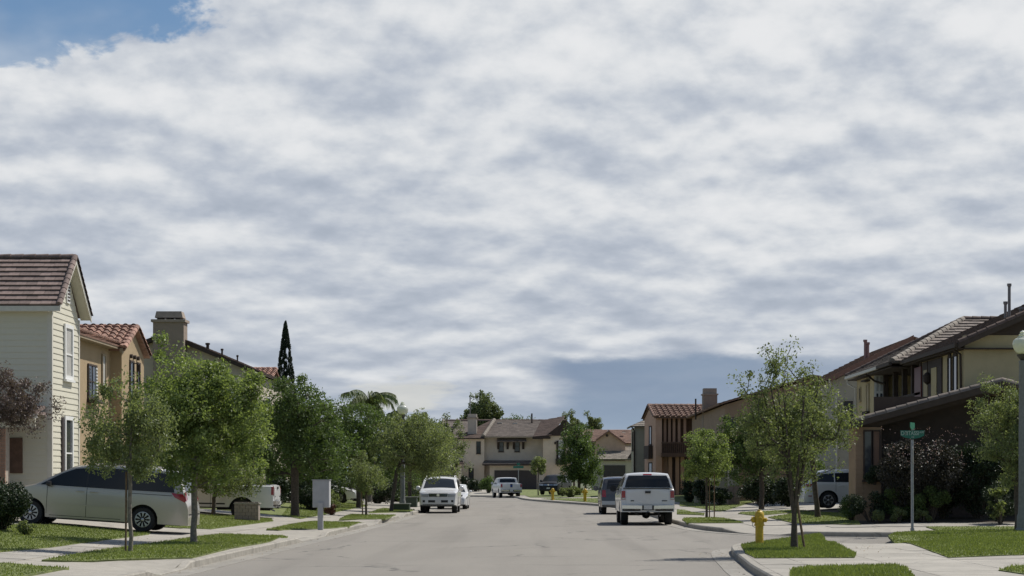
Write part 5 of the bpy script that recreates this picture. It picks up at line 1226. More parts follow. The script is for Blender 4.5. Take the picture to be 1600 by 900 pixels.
def ridge(root, p, q, m, r=.12, step=.36, name='ridge_tile'):
    p, q = Vector(p), Vector(q); L = (q-p).length; d = (q-p)/L; k = max(1, int(L/step)); st = L/k
    side = d.cross(Vector((0, 0, 1))).normalized(); up = side.cross(d).normalized()
    if up.z < 0: up = -up
    for i in range(k):
        m_ = MB(); V = []
        for f, rs_2 in ((0, 1.12), (1.08, .95)):
            c = p + d*st*(i+f)
            for j in range(6): t_ = math.pi*j/5; V.append(c + side*math.cos(t_)*r*rs_2 + up*(math.sin(t_)*r*1.05*rs_2-.05))
        m_.add(V, [(j, j+1, j+7, j+6) for j in range(5)] + [(0,1,2,3,4,5), (11,10,9,8,7,6)]); m_.build(name, m, root, smooth=50)
def roof_quad(root, p0, p1, q1, q0, m, **kw):
    """Eave from p0 to p1, ridge edge q0 to q1 (3D, planar)."""
    p0, p1, q0, q1 = map(Vector, (p0, p1, q0, q1)); e = (p1-p0).normalized(); v = (q0-p0); s = (v - e*v.dot(e)).normalized()
    pr = lambda p: ((p-p0).dot(e), (p-p0).dot(s)); poly = [pr(p) for p in (p0, p1, q1, q0)]
    poly = [poly[i] for i in range(4) if math.dist(poly[i], poly[i-1]) > .01]
    return tiles(root, p0, e, s, poly, m, **kw)
def window(root, c, r, nrm, w_, h_, fm=whitew, fw=.07, bars=(), hbars=(), pane=winglass, sill=True, depth=.05, name='window', trim_out=.0):
    """c = centre of the opening on the wall, r = unit vector along the wall, nrm = outward."""
    c, r, nrm = Vector(c), Vector(r), Vector(nrm); up = Vector((0, 0, 1)); m = MB()
    def bar(a0, a1, b0, b1, d0, d1): m.prism([c+r*a+up*b+nrm*d0 for a, b in ((a0, b0), (a1, b0), (a1, b1), (a0, b1))], nrm*(d1-d0))
    W2, H2 = w_/2, h_/2
    bar(-W2-fw, -W2, -H2-fw, H2+fw, .004, depth); bar(W2, W2+fw, -H2-fw, H2+fw, .004, depth); bar(-W2, W2, H2, H2+fw, .004, depth); bar(-W2, W2, -H2-fw, -H2, .004, depth)
    for f in bars: bar(-W2+w_*f-.02, -W2+w_*f+.02, -H2, H2, .006, depth*.7)
    for f in hbars: bar(-W2, W2, -H2+h_*f-.022, -H2+h_*f+.022, .008, depth*.75)
    o = m.build(name, fm, root)
    m = MB(); m.prism([c+r*a+up*b+nrm*.006 for a, b in ((-W2, -H2), (W2, -H2), (W2, H2), (-W2, H2))], nrm*.012); m.build('pane', pane, o)
    if sill:
        m = MB(); m.prism([c+r*a+up*b+nrm*.004 for a, b in ((-W2-fw-.04, -H2-fw-.07), (W2+fw+.04, -H2-fw-.07), (W2+fw+.04, -H2-fw), (-W2-fw-.04, -H2-fw))], nrm*(depth+.04)); m.build('sill', fm, o)
    return o
def panel(root, name, m, pts, d, kind=None):
    mb = MB(); mb.prism(pts, d); return mb.build(name, m, root)
def boxp(root, name, m, x0, x1, y0, y1, z0, z1):
    mb = MB(); mb.box(min(x0, x1), max(x0, x1), min(y0, y1), max(y0, y1), z0, z1); return mb.build(name, m, root)
def house(loc, label, name='house'): return empty(name, loc, label, 'house', 'houses along the street')
XP, YP, ZP = Vector((1, 0, 0)), Vector((0, 1, 0)), Vector((0, 0, 1))
def YatX(px, X): return F*X/(px-CX)

# --- cream siding house, left foreground
h1 = house((-15, 58, .5), 'cream clapboard two storey house with brown tiled gable roof at the left edge')
sid = mat('cream_siding', (.60, .57, .465), .6, .04, 2, .15, 30, stain=.08); sidb = mat('siding_backing', (.30, .29, .24), .9, .05)
Xf, Ya, Yb, zt_, za = -14.45, 57.0, 60.4, 6.72, 8.42; Ym = (Ya+Yb)/2
m = MB(); m.box(-27, Xf, Ya, Yb, .2, zt_); m.prism([(-27, Ya, zt_), (-27, Yb, zt_), (-27, Ym, za)], (Xf+27, 0, 0)); m.build('wall', sidb, h1)
st_ = .18; bmesh_cache = {}
def board(x0, y0, z, length, axis, root=h1):
    key = (axis,)
    if key not in bmesh_cache:
        mb = MB()
        pr = [(0, 0), (.030, 0), (.030, .012), (.010, st_+.012), (0, st_+.012)]
        V = [((p[0], 0, p[1]) if axis == 'y' else (0, -p[0], p[1])) for p in pr] + [((p[0], 1, p[1]) if axis == 'y' else (1, -p[0], p[1])) for p in pr]
        mb.add(V, [tuple(range(5)), tuple(range(9, 4, -1))] + [(i, (i+1) % 5, (i+1) % 5+5, i+5) for i in range(5)])
        me = bpy.data.meshes.new('siding_board'); me.from_pydata(mb.v, [], mb.f); me.materials.append(sid); bmesh_cache[key] = me
        bm = bmesh.new(); bm.from_mesh(me); bmesh.ops.recalc_face_normals(bm, faces=bm.faces); bm.to_mesh(me); bm.free()
    o = bpy.data.objects.new('siding_board', bmesh_cache[key]); C.objects.link(o); o.parent = root
    o.location = Vector((x0, y0, z))-ORG[root.name]; o.scale = (1, length, 1) if axis == 'y' else (length, 1, 1)
z = .45
while z < za-.15:
    if z < zt_-.1: a, b = Ya+.1, Yb-.1
    else: f = (z+st_-zt_)/(za-zt_); a, b = Ya+(Ym-Ya)*f, Yb-(Yb-Ym)*f
    if b-a > .15: board(Xf+.001, a, z, b-a, 'y')
    if z < zt_-.1: board(-21.0, Ya-.001, z, 21-.1+Xf, 'x')
    z += st_
for yy in (Ya-.03, Yb-.09): boxp(h1, 'corner_board', fasc, Xf-.10, Xf+.045, yy, yy+.12, .4, zt_)
ez, rz_, Ye0, Ye1 = 6.86, 8.50, 56.68, 60.72
sl = Vector((0, Ym-Ye0, rz_-ez)).normalized()
roof_quad(h1, (-21.4, Ye0, ez), (-14.12, Ye0, ez), (-14.12, Ym, rz_), (-21.4, Ym, rz_), t_brown, indiv=True, ex=.255, wd=.32)
roof_quad(h1, (-14.12, Ye1, ez), (-21.4, Ye1, ez), (-21.4, Ym, rz_), (-14.12, Ym, rz_), t_brown, ex=.255, wd=.32)
ridge(h1, (-14.2, Ym, rz_+.04), (-21.4, Ym, rz_+.04), t_brown, .11)
ridge(h1, (-14.14, Ye0, ez+.06), (-14.14, Ym-.05, rz_+.06), t_brown, .09, .24, 'rake_tile'); ridge(h1, (-14.14, Ye1, ez+.06), (-14.14, Ym+.05, rz_+.06), t_brown, .09, .24, 'rake_tile')
boxp(h1, 'fascia', fasc, -21.4, -14.13, Ye0-.03, Ye0+.0, ez-.17, ez-.02)
for s_2 in (-1, 1):
    ye = Ye0 if s_2 < 0 else Ye1
    panel(h1, 'soffit', sid, [(-14.13, ye, ez-.10), (-14.13, Ym, rz_-.12), (Xf, Ym, rz_-.12), (Xf, ye, ez-.10)], (0, 0, -.02))
    panel(h1, 'rake_board', fasc, [(-14.10, ye, ez-.18), (-14.10, ye, ez-.01), (-14.10, Ym, rz_-.02), (-14.10, Ym, rz_-.2)], (-.03, 0, 0))
boxp(h1, 'soffit', sid, -21.4, Xf, Ye0, Ya, zt_-.04, zt_-.01)
window(h1, (Xf+.03, 58.93, 5.62), YP, XP, .80, 1.45, whitew, .12, hbars=(.45,), pane=blind, depth=.06)
wl = window(h1, (Xf+.03, 58.93, 2.66), YP, XP, .80, 1.75, whitew, .12, hbars=(.42,), depth=.06)
boxp(h1, 'shutter', mat('dark_shutter', (.04, .03, .03), .6, .1), Xf+.03, Xf+.07, 58.12, 58.36, 1.7, 3.6)
boxp(h1, 'gable_vent', whitew, Xf+.02, Xf+.07, 58.72, 59.08, 7.12, 7.82)
for i in range(6): boxp(h1, 'louvre', brownw, Xf+.06, Xf+.08, 58.77, 59.03, 7.18+i*.1, 7.23+i*.1)
boxp(h1, 'porch_roof', t_brown, -21, -14.56, 55.75, 56.96, 3.62, 3.70); boxp(h1, 'gutter', fasc, -21, -14.5, 55.62, 55.75, 3.50, 3.62)
tiles(h1, (-21, 55.7, 3.68), (1, 0, 0), (0, 1, .18), [(0, 0), (6.42, 0), (6.42, 1.2), (0, 1.2)], t_brown, ex=.3)
boxp(h1, 'porch_beam', sid, -21, -14.62, 55.85, 55.97, 3.24, 3.50)
brk = mat('brick', (.36, .215, .15), .9, .2, 9, .4, 40, island=.3)
z = .5; row = 0
bx0 = -16.1; bx1 = PX(8, 55.8)
boxp(h1, 'column_core', mat('mortar', (.35, .3, .25), .9), bx0, bx1-.01, 55.86, 56.3, .3, 3.24)
while z < 3.2:
    x = bx0-(.1 if row % 2 else 0)
    while x < bx1-.02:
        a, b = max(x, bx0), min(x+.2, bx1)
        if b-a > .03: boxp(h1, 'brick', brk, a+.005, b-.005, 55.83+random.uniform(-.003, .003), 55.9, z+.005, z+.068)
        x += .21
    z += .075; row += 1
boxp(h1, 'entry_shutter', mat('brown_shutter', (.13, .075, .05), .7, .2), PX(12, 57), PX(36, 57), 56.93, 56.965, 1.9, 2.95)

# --- tan stucco house with red barrel tiles
h2 = house((-16, 66, .5), 'tan stucco house with red clay barrel tile gable, next to the cream siding house')
tan = stucco('tan_stucco', (.37, .275, .165)); 
boxp(h2, 'wall', tan, -24, -15.0, 61.4, 68, .3, 6.30)
m = MB(); m.box(-24, -14.6, 67.4, 71.2, .3, 6.22); m.prism([(-24, 67.4, 6.22), (-24, 71.2, 6.22), (-24, 69.3, 7.08)], (9.4, 0, 0)); m.build('wall', tan, h2)
roof_quad(h2, (-20.5, 67.1, 6.28), (-14.42, 67.1, 6.28), (-14.42, 69.3, 7.2), (-20.5, 69.3, 7.2), t_red, style='barrel', indiv=True, wd=.29, ex=.36)
roof_quad(h2, (-14.42, 71.5, 6.28), (-20.5, 71.5, 6.28), (-20.5, 69.3, 7.2), (-14.42, 69.3, 7.2), t_red, style='barrel', wd=.29, ex=.36)
roof_quad(h2, (-14.62, 61.2, 6.42), (-14.62, 67.9, 6.42), (-18.5, 67.9, 7.5), (-18.5, 61.2, 7.5), t_red, style='barrel', wd=.29, ex=.36)
ridge(h2, (-14.45, 69.3, 7.24), (-20.5, 69.3, 7.24), t_red, .12); ridge(h2, (-14.45, 67.1, 6.36), (-14.45, 69.25, 7.26), t_red, .10, .3, 'rake_tile'); ridge(h2, (-14.45, 71.5, 6.36), (-14.45, 69.35, 7.26), t_red, .10, .3, 'rake_tile')
boxp(h2, 'fascia', mat('tan_trim', (.30, .24, .16), .7), -15.0, -14.66, 61.3, 67.3, 6.28, 6.40)
boxp(h2, 'fascia', MATS['tan_trim'], -14.6, -14.5, 67.05, 67.2, 6.14, 6.30)
Yc_, w_ = (YatX(136, -15)+YatX(150, -15))/2, 1.15
window(h2, (-14.995, Yc_, 5.0), YP, XP, w_, 1.05, brownw, .06, bars=(.5,), hbars=(.5,)); boxp(h2, 'window_ledge', brownw, -15.0, -14.7, Yc_-.7, Yc_+.7, 4.28, 4.4)
m = MB(); [m.lathe((-14.86, Yc_+.1, 4.5+i*.11), [(.035, 0), (.05, .04), (.02, .1)], 8) for i in range(9)]; m.build('balustrade', whitew, h2)
window(h2, (-14.995, (YatX(158, -15)+YatX(164, -15))/2, 5.45), YP, XP, .42, 1.05, MATS['tan_trim'], .06, pane=blind)
for px in (203, 208.5, 214):
    m = MB(); yy = YatX(px, -14.6); m.tube([(-14.6, yy, 6.13), (-14.5, yy, 6.13)], .075, 10); m.build('vent_pipe', brownw, h2)
window(h2, (-14.595, YatX(205, -14.6), 5.25), YP, XP, .55, 1.35, brownw, .06); window(h2, (-14.595, YatX(215.5, -14.6), 5.25), YP, XP, .35, 1.35, brownw, .06)
m = MB(); yy = YatX(206, -14.6); m.tube([(-14.55, yy, 5.9), (-14.35, yy, 5.88)], .02, 6); m.obox((-14.35, yy, 5.72), .12, .12, .24); m.build('wall_lantern', brownw, h2)

# --- greige house with big chimney
h3 = house((-18, 98, .5), 'greige stucco house with long dark gable roof and a wide chimney on its end wall')
grg = stucco('greige_stucco', (.50, .44, .36)); chm = stucco('chimney_stucco', (.27, .215, .17))
ax, az, Yg = -18.3, 8.95, 95.0; rx_, rz2 = -13.6, 6.95; lx, lz = -24.5, 6.6
m = MB(); m.prism([(lx+.4, Yg, .3), (rx_-.3, Yg, .3), (rx_-.3, Yg, rz2-.02), (ax, Yg, az-.17), (lx+.4, Yg, lz)], (0, 14, 0)); m.build('wall', grg, h3)
roof_quad(h3, (rx_, Yg+14.3, rz2), (rx_, Yg-.35, rz2), (ax, Yg-.35, az), (ax, Yg+14.3, az), t_dark)
roof_quad(h3, (lx, Yg-.35, lz), (lx, Yg+14.3, lz), (ax, Yg+14.3, az), (ax, Yg-.35, az), t_dark)
panel(h3, 'rake_board', brownw, [(rx_, Yg-.36, rz2-.16), (rx_, Yg-.36, rz2+.05), (ax, Yg-.36, az+.05), (ax, Yg-.36, az-.18)], (0, -.04, 0)); panel(h3, 'rake_board', brownw, [(lx, Yg-.36, lz-.16), (lx, Yg-.36, lz+.05), (ax, Yg-.36, az+.05), (ax, Yg-.36, az-.18)], (0, -.04, 0))
c0, c1, Yk = PX(239, 94.2), PX(287, 94.2), 94.2
ch = boxp(h3, 'chimney', chm, c0, c1, Yk, 95.2, .3, PZ(503, Yk)); boxp(ch, 'cap', mat('chimney_cap', (.31, .255, .205), .85), c0-.09, c1+.09, Yk-.09, 95.29, PZ(503, Yk), PZ(499, Yk))
m = MB(); z0, z1 = PZ(499, Yk)+.09, PZ(486, Yk); q = [(c0+.08, Yk+.02), (c1-.05, Yk+.02), (c1-.05, 95.1), (c0+.08, 95.1)]; q2 = [(c0+.14, Yk+.12), (c1-.14, Yk+.12), (c1-.14, 95.0), (c0+.14, 95.0)]
m.add([(x, y, z0) for x, y in q]+[(x, y, z1) for x, y in q2], [(0,1,2,3),(4,5,6,7),(0,1,5,4),(1,2,6,5),(2,3,7,6),(3,0,4,7)]); m.build('hood', MATS['chimney_cap'], ch)
for xx in (c0+.3, (c0+c1)/2, c1-.3): boxp(ch, 'hood_leg', brownw, xx-.12, xx+.12, Yk+.1, 95.0, PZ(499, Yk), PZ(499, Yk)+.1)
for px, y0, y1, r_ in ((324.5, 537, 546, .08), (347, 546, 555, .05), (371, 556, 564, .04)):
    m = MB(); X = PX(px, 96); m.tube([(X, 96, PZ(y1+6, 96)), (X, 96, PZ(y0, 96))], r_, 8); m.lathe((X, 96, PZ(y0, 96)), [(r_*1.5, -.05), (r_*1.5, .03), (.001, .05)], 8); m.build('vent_pipe', brownw, h3)
window(h3, (PX(352, Yg), Yg-.002, 5.4), XP, -YP, .9, 1.2, whitew, .08, hbars=(.5,)); window(h3, (PX(322, Yg), Yg-.002, 5.4), XP, -YP, .9, 1.2, whitew, .08, hbars=(.5,))
window(h3, (rx_-.295, 99, 5.3), YP, XP, .9, 1.2, whitew, .08, hbars=(.5,))
# --- small red tile gable beyond
h4 = house((-16, 106, .5), 'small tan gable with red barrel tiles just left of the dark cypress')
X0, X1, Yr = -21, -14.45, 106.2; zr_, ze_ = PZ(576.5, 106.2), PZ(592, 104)
m = MB(); m.box(X0, X1-.15, 104.2, 108.2, .3, ze_-.1); m.prism([(X0, 104.2, ze_-.1), (X0, 108.2, ze_-.1), (X0, Yr, zr_-.12)], (X1-.15-X0, 0, 0)); m.build('wall', tan, h4)
roof_quad(h4, (X0, 103.9, ze_), (X1, 103.9, ze_), (X1, Yr, zr_), (X0, Yr, zr_), t_red, style='barrel', wd=.29); roof_quad(h4, (X1, 108.5, ze_), (X0, 108.5, ze_), (X0, Yr, zr_), (X1, Yr, zr_), t_red, style='barrel', wd=.29)
ridge(h4, (X1, Yr, zr_+.03), (X0, Yr, zr_+.03), t_red); window(h4, (X1-.145, 106.2, 5.9), YP, XP, .7, .9, brownw, .06)

# --- corner house on the right
h5 = house((18, 72, .5), 'two storey corner house on the right with hip roof, timber balcony and low porch roof')
tn = stucco('olive_tan_stucco', (.50, .41, .235)); dkst = stucco('shade_tan_stucco', (.40, .33, .21)); brs = mat('shade_dark_siding', (.062, .044, .032), .8, .12, 3)  # brs is darkened past its own brown, porch shade put into it
Xb = 14.9
boxp(h5, 'wall', tn, Xb, 27, 67, 74.4, .3, 6.42); boxp(h5, 'wall', tn, 16.6, 27, 74.4, 82.8, .3, 6.42); boxp(h5, 'wall', tn, 14.5, 27, 82.8, 87.2, .3, 6.42)
boxp(h5, 'wall', tn, 15.1, 16.6, 77.4, 82.8, .3, 4.2); boxp(h5, 'wall', tn, Xb, 16.6, 74.4, 77.4, .3, 4.0)
ebx, ebz, rbx = 14.58, 6.46, 20.6; rbz = ebz+.44*(rbx-ebx)
roof_quad(h5, (ebx, 80, ebz), (ebx, 66.6, ebz), (rbx, 66.6, rbz), (rbx, 80, rbz), t_dark, indiv=False); roof_quad(h5, (2*rbx-ebx, 66.6, ebz), (2*rbx-ebx, 80, ebz), (rbx, 80, rbz), (rbx, 66.6, rbz), t_dark)
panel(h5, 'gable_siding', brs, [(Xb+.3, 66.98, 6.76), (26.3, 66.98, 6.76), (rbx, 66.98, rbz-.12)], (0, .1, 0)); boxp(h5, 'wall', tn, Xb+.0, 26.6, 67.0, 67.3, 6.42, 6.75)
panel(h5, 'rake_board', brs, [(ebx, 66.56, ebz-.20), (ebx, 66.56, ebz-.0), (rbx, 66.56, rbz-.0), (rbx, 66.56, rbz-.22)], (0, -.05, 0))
ridge(h5, (ebx+.02, 66.62, ebz+.04), (rbx, 66.62, rbz+.04), t_dark, .12, .36, 'rake_tile')
eax, eaz, rax, raz, ya0, yam, ya1 = 14.12, 6.42, 18.1, 8.52, 76.7, 81.6, 87.7
roof_quad(h5, (eax, ya1, eaz), (eax, ya0, eaz), (rax, yam, raz), (rax, yam+.05, raz), t_grey, ex=.36)
roof_quad(h5, (eax, ya0, eaz), (26, ya0, eaz), (26, yam, raz), (rax, yam, raz), t_grey, ex=.36)
roof_quad(h5, (26, ya1, eaz), (eax, ya1, eaz), (rax, yam, raz), (26, yam, raz), t_grey, ex=.36)
ridge(h5, (eax+.05, ya0+.05, eaz+.06), (rax, yam, raz+.06), t_tan, .13); ridge(h5, (rax, yam, raz+.06), (26, yam, raz+.06), t_dark, .12); ridge(h5, (eax, ya1, eaz+.06), (rax, yam, raz+.06), t_dark, .12)
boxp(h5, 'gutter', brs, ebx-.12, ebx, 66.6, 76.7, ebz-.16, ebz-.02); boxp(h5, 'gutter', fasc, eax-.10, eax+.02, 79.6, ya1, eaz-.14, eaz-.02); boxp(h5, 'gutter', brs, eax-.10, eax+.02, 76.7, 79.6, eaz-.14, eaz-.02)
boxp(h5, 'soffit', brownw, ebx, 16.7, 66.7, 76.8, 6.25, 6.29); boxp(h5, 'soffit', brownw, eax+.02, 16.7, 76.8, 87.5, 6.2, 6.24)
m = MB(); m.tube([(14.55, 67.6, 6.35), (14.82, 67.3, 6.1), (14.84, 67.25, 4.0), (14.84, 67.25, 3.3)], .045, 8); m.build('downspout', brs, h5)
m = MB(); m.tube([(14.1, 87.4, 6.3), (14.1, 87.35, 6.05), (14.42, 87.1, 5.85), (14.42, 87.1, 2)], .04, 8); m.build('downspout', fasc, h5)
m = MB(); m.tube([(14.1, 82.5, 6.25), (14.5, 82.6, 5.95), (14.9, 82.3, 5.8)], .045, 8); m.build('downspout', brownw, h5)
# white louvred return beside the balcony
wp = boxp(h5, 'louvre_panel', whitew, 14.52, 15.10, 82.74, 82.79, 4.35, 6.38)
for i in range(3):
    boxp(wp, 'slot', winglass, 14.60+i*.165, 14.68+i*.165, 82.725, 82.745, 4.70, 5.42); boxp(wp, 'blind_slot', mat('pale_grey', (.45, .45, .44), .6, .05), 14.60+i*.165, 14.68+i*.165, 82.725, 82.745, 5.52, 6.15)
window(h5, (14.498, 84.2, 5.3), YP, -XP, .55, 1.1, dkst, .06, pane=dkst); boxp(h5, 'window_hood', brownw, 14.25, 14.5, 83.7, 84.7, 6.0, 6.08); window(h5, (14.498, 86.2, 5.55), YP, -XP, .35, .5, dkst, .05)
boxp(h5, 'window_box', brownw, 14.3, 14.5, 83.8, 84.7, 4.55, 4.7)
# timber balcony
for yy in (82.45, 80.2, 78.2, 76.3, 74.55):
    o = boxp(h5, 'balcony_post', brownw, 14.85, 15.05, yy-.10, yy+.10, 4.1, 6.25)
    panel(h5, 'post_bracket', brownw, [(14.93, yy+.1, 6.2), (14.93, yy+.45, 6.2), (14.93, yy+.1, 5.8)], (.08, 0, 0))
bal = boxp(h5, 'balcony_rail', brownw, 14.84, 14.92, 74.5, 82.5, 5.02, 5.12)
for i in range(40): boxp(bal, 'baluster', brownw, 14.86, 14.90, 74.6+i*.2, 74.70+i*.2, 4.15, 5.03)
for yy in (81.3, 79.2, 77.2): boxp(h5, 'lit_wall_panel', stucco('lit_wall_stucco', (.5, .47, .38)), 16.5, 16.58, yy-.35, yy+.35, 4.3, 6.0)  # paler sheets on the back wall, sunlit strips put into their colour
boxp(h5, 'door', mat('dark_red_door', (.10, .022, .022), .5, .1), 14.84, 14.89, YatX(1441, 14.9), YatX(1431, 14.9), 4.0, 6.1)
boxp(h5, 'recess_shade_panel', brownw, 14.85, 14.892, YatX(1473, 14.9), YatX(1443, 14.9), 3.8, 6.22)  # flat dark slab proud of the wall, shade of a recess as colour
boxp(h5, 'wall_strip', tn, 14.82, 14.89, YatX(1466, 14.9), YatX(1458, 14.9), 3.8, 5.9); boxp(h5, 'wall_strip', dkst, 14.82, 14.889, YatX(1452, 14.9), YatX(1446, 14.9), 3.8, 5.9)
m = MB(); yy = YatX(1455, 14.9); m.lathe((14.75, yy, 5.55), [(.02, -.25), (.14, -.15), (.16, .1), (.08, .2), (.001, .24)], 10); m.tube([(14.75, yy, 5.75), (14.75, yy, 6.2)], .02, 6); m.build('hanging_lantern', brownw, h5)
for pa, pb in ((1482.5, 1487), (1490.5, 1496.5)):
    ya, yb = YatX(pb, 14.9), YatX(pa, 14.9); o = window(h5, (14.895, (ya+yb)/2, 5.38), YP, -XP, (yb-ya), 1.45, brownw, .03, sill=False)
    m = MB(); m.prism([(14.88, (ya+yb)/2+math.cos(t_)*(yb-ya)/2*1.1, 6.1+math.sin(t_)*.16) for t_ in np.linspace(0, math.pi, 9)], (-.03, 0, 0)); m.build('arch', brownw, o)
boxp(h5, 'window_ledge', tn, 14.7, 14.9, 67.8, 70.2, 4.4, 4.55)
# low porch gable
Yp0 = 65.5
m = MB(); m.box(10.85, PX(1377, Yp0), Yp0, 66.95, .2, 3.50); m.build('porch_wall', mat('ochre_siding', (.30, .20, .12), .75, .08, 2), h5)
boxp(h5, 'porch_shade_sheet', brs, PX(1377, Yp0), 24, 66.88, 66.98, .2, 4.6)  # added dark sheet before the tan wall, porch shade as its colour
for xx in (16.6, 20.6): boxp(h5, 'porch_post', brownw, xx-.12, xx+.12, 65.5, 65.75, .2, 3.9)
zr5, zl5, xr5 = 5.05, 3.58, 15.75
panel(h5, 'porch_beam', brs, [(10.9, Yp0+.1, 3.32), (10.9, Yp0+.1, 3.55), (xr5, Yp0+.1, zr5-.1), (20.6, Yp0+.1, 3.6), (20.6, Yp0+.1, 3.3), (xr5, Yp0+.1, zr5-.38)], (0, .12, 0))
roof_quad(h5, (10.36, 67.0, zl5), (10.36, 65.1, zl5), (xr5, 65.1, zr5), (xr5, 67.0, zr5), t_grey); roof_quad(h5, (2*xr5-10.36, 65.1, zl5), (2*xr5-10.36, 67, zl5), (xr5, 67, zr5), (xr5, 65.1, zr5), t_grey)
ridge(h5, (10.4, 65.14, zl5+.05), (xr5, 65.14, zr5+.05), t_grey, .13, .36, 'rake_tile'); ridge(h5, (2*xr5-10.4, 65.14, zl5+.05), (xr5, 65.14, zr5+.05), t_grey, .13, .36, 'rake_tile')
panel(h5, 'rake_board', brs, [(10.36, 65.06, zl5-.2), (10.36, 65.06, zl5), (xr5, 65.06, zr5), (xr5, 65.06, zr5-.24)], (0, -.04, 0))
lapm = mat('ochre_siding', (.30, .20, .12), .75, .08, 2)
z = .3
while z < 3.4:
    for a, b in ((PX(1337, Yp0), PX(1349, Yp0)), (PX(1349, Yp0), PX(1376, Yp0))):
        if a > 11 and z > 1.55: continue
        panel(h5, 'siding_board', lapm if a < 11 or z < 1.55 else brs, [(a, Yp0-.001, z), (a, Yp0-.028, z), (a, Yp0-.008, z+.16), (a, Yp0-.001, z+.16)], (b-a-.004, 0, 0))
    z += .16
window(h5, ((PX(1351, Yp0)+PX(1361, Yp0))/2, Yp0-.005, 2.55), XP, -YP, .22, 1.6, brownw, .05); window(h5, ((PX(1364, Yp0)+PX(1374, Yp0))/2, Yp0-.005, 2.55), XP, -YP, .2, 1.6, brownw, .05, pane=stucco('terracotta_pane', (.2, .12, .08)))
pipem = mat('pipe_grey', (.20, .185, .18), .6, .1); pipep = mat('pipe_rose', (.26, .16, .15), .6, .1)
for px, y0, y1, Yv, r_ in ((1577, 444, 492, 70, .055), (1571, 472, 494, 71, .055), (1596, 481, 492, 70, .07)):
    X = PX(px, Yv); m = MB(); m.tube([(X, Yv, PZ(y1+5, Yv)), (X, Yv, PZ(y0, Yv))], r_, 8); m.lathe((X, Yv, PZ(y0, Yv)), [(r_, -.1), (r_*1.5, -.06), (r_*1.5, .02), (.001, .03)], 10); m.build('vent_pipe', pipem, h5)
# --- orange roofed house behind it
h6 = house((18, 104, .5), 'cream house with orange brown roof and twin rose pipes, behind the corner house')
crm = stucco('cream_stucco', (.40, .37, .29))
e6x, e6z, r6x = 15.2, 7.0, 19.5; r6z = e6z+.5*(r6x-e6x)
m = MB(); m.prism([(e6x+.4, 100, .3), (24, 100, .3), (24, 100, 6.95), (r6x, 100, r6z-.15), (e6x+.4, 100, 6.95)], (0, 12, 0)); m.build('wall', crm, h6)
roof_quad(h6, (e6x, 112.3, e6z), (e6x, 99.6, e6z), (r6x, 99.6, r6z), (r6x, 112.3, r6z), t_orange); roof_quad(h6, (2*r6x-e6x, 99.6, e6z), (2*r6x-e6x, 112.3, e6z), (r6x, 112.3, r6z), (r6x, 99.6, r6z), t_orange)
panel(h6, 'rake_board', mat('orange_trim', (.22, .12, .09), .8), [(e6x, 99.56, e6z-.2), (e6x, 99.56, e6z+.06), (r6x, 99.56, r6z+.06), (r6x, 99.56, r6z-.2)], (0, -.05, 0))
m = MB(); m.tube([(15.15, 99.7, 6.9), (15.2, 99.8, 6.6), (15.56, 99.95, 6.4), (15.56, 99.95, 2)], .045, 8); m.build('downspout', fasc, h6)
for px, y0 in ((1352, 532), (1356, 536)):
    X = PX(px, 101.5); m = MB(); m.tube([(X, 101.5, 7.4), (X, 101.5, PZ(y0, 101.5))], .075, 8); m.lathe((X, 101.5, PZ(y0, 101.5)), [(.075, -.1), (.11, -.06), (.11, .04), (.001, .05)], 10); m.build('vent_pipe', pipep, h6)
window(h6, (PX(1325, 100), 99.99, 5.3), XP, -YP, .5, 1.0, crm, .05)
# --- brown house behind the bright young tree
h7 = house((15, 126, .5), 'brown roofed house with a flat topped chimney behind the bright green young tree')
bst = stucco('brown_stucco', (.30, .215, .15)); e7x, e7z = 11.1, 6.35; r7x = 17.0; r7z = e7z+.30*(r7x-e7x)
m = MB(); m.prism([(e7x+.4, 118, .3), (23, 118, .3), (23, 118, 6.3), (r7x, 118, r7z-.15), (e7x+.4, 118, 6.3)], (0, 25, 0)); m.build('wall', bst, h7)
roof_quad(h7, (e7x, 143.5, e7z), (e7x, 117.6, e7z), (r7x, 117.6, r7z), (r7x, 139, r7z), t_orange); roof_quad(h7, (2*r7x-e7x, 117.6, e7z), (2*r7x-e7x, 143.5, e7z), (r7x, 139, r7z), (r7x, 117.6, r7z), t_orange); roof_quad(h7, (2*r7x-e7x, 143.5, e7z), (e7x, 143.5, e7z), (r7x, 139, r7z), (r7x-.01, 139, r7z), t_orange)
Yk = 133.0; X0, X1 = PX(1098, Yk), PX(1122, Yk)
ch = boxp(h7, 'chimney', chm, X0+.05, X1-.05, Yk, Yk+1.2, .3, PZ(617, Yk)); boxp(ch, 'cap', MATS['chimney_cap'], X0-.02, X1+.02, Yk-.06, Yk+1.26, PZ(617, Yk), PZ(615, Yk)); boxp(ch, 'hood', MATS['chimney_cap'], X0+.08, X1-.08, Yk+.1, Yk+1.1, PZ(615, Yk), PZ(606.5, Yk))
m = MB(); X = PX(1087, 134); m.tube([(X, 134, 5.9), (X, 134, PZ(623, 134))], .06, 8); m.build('vent_pipe', brownw, h7)
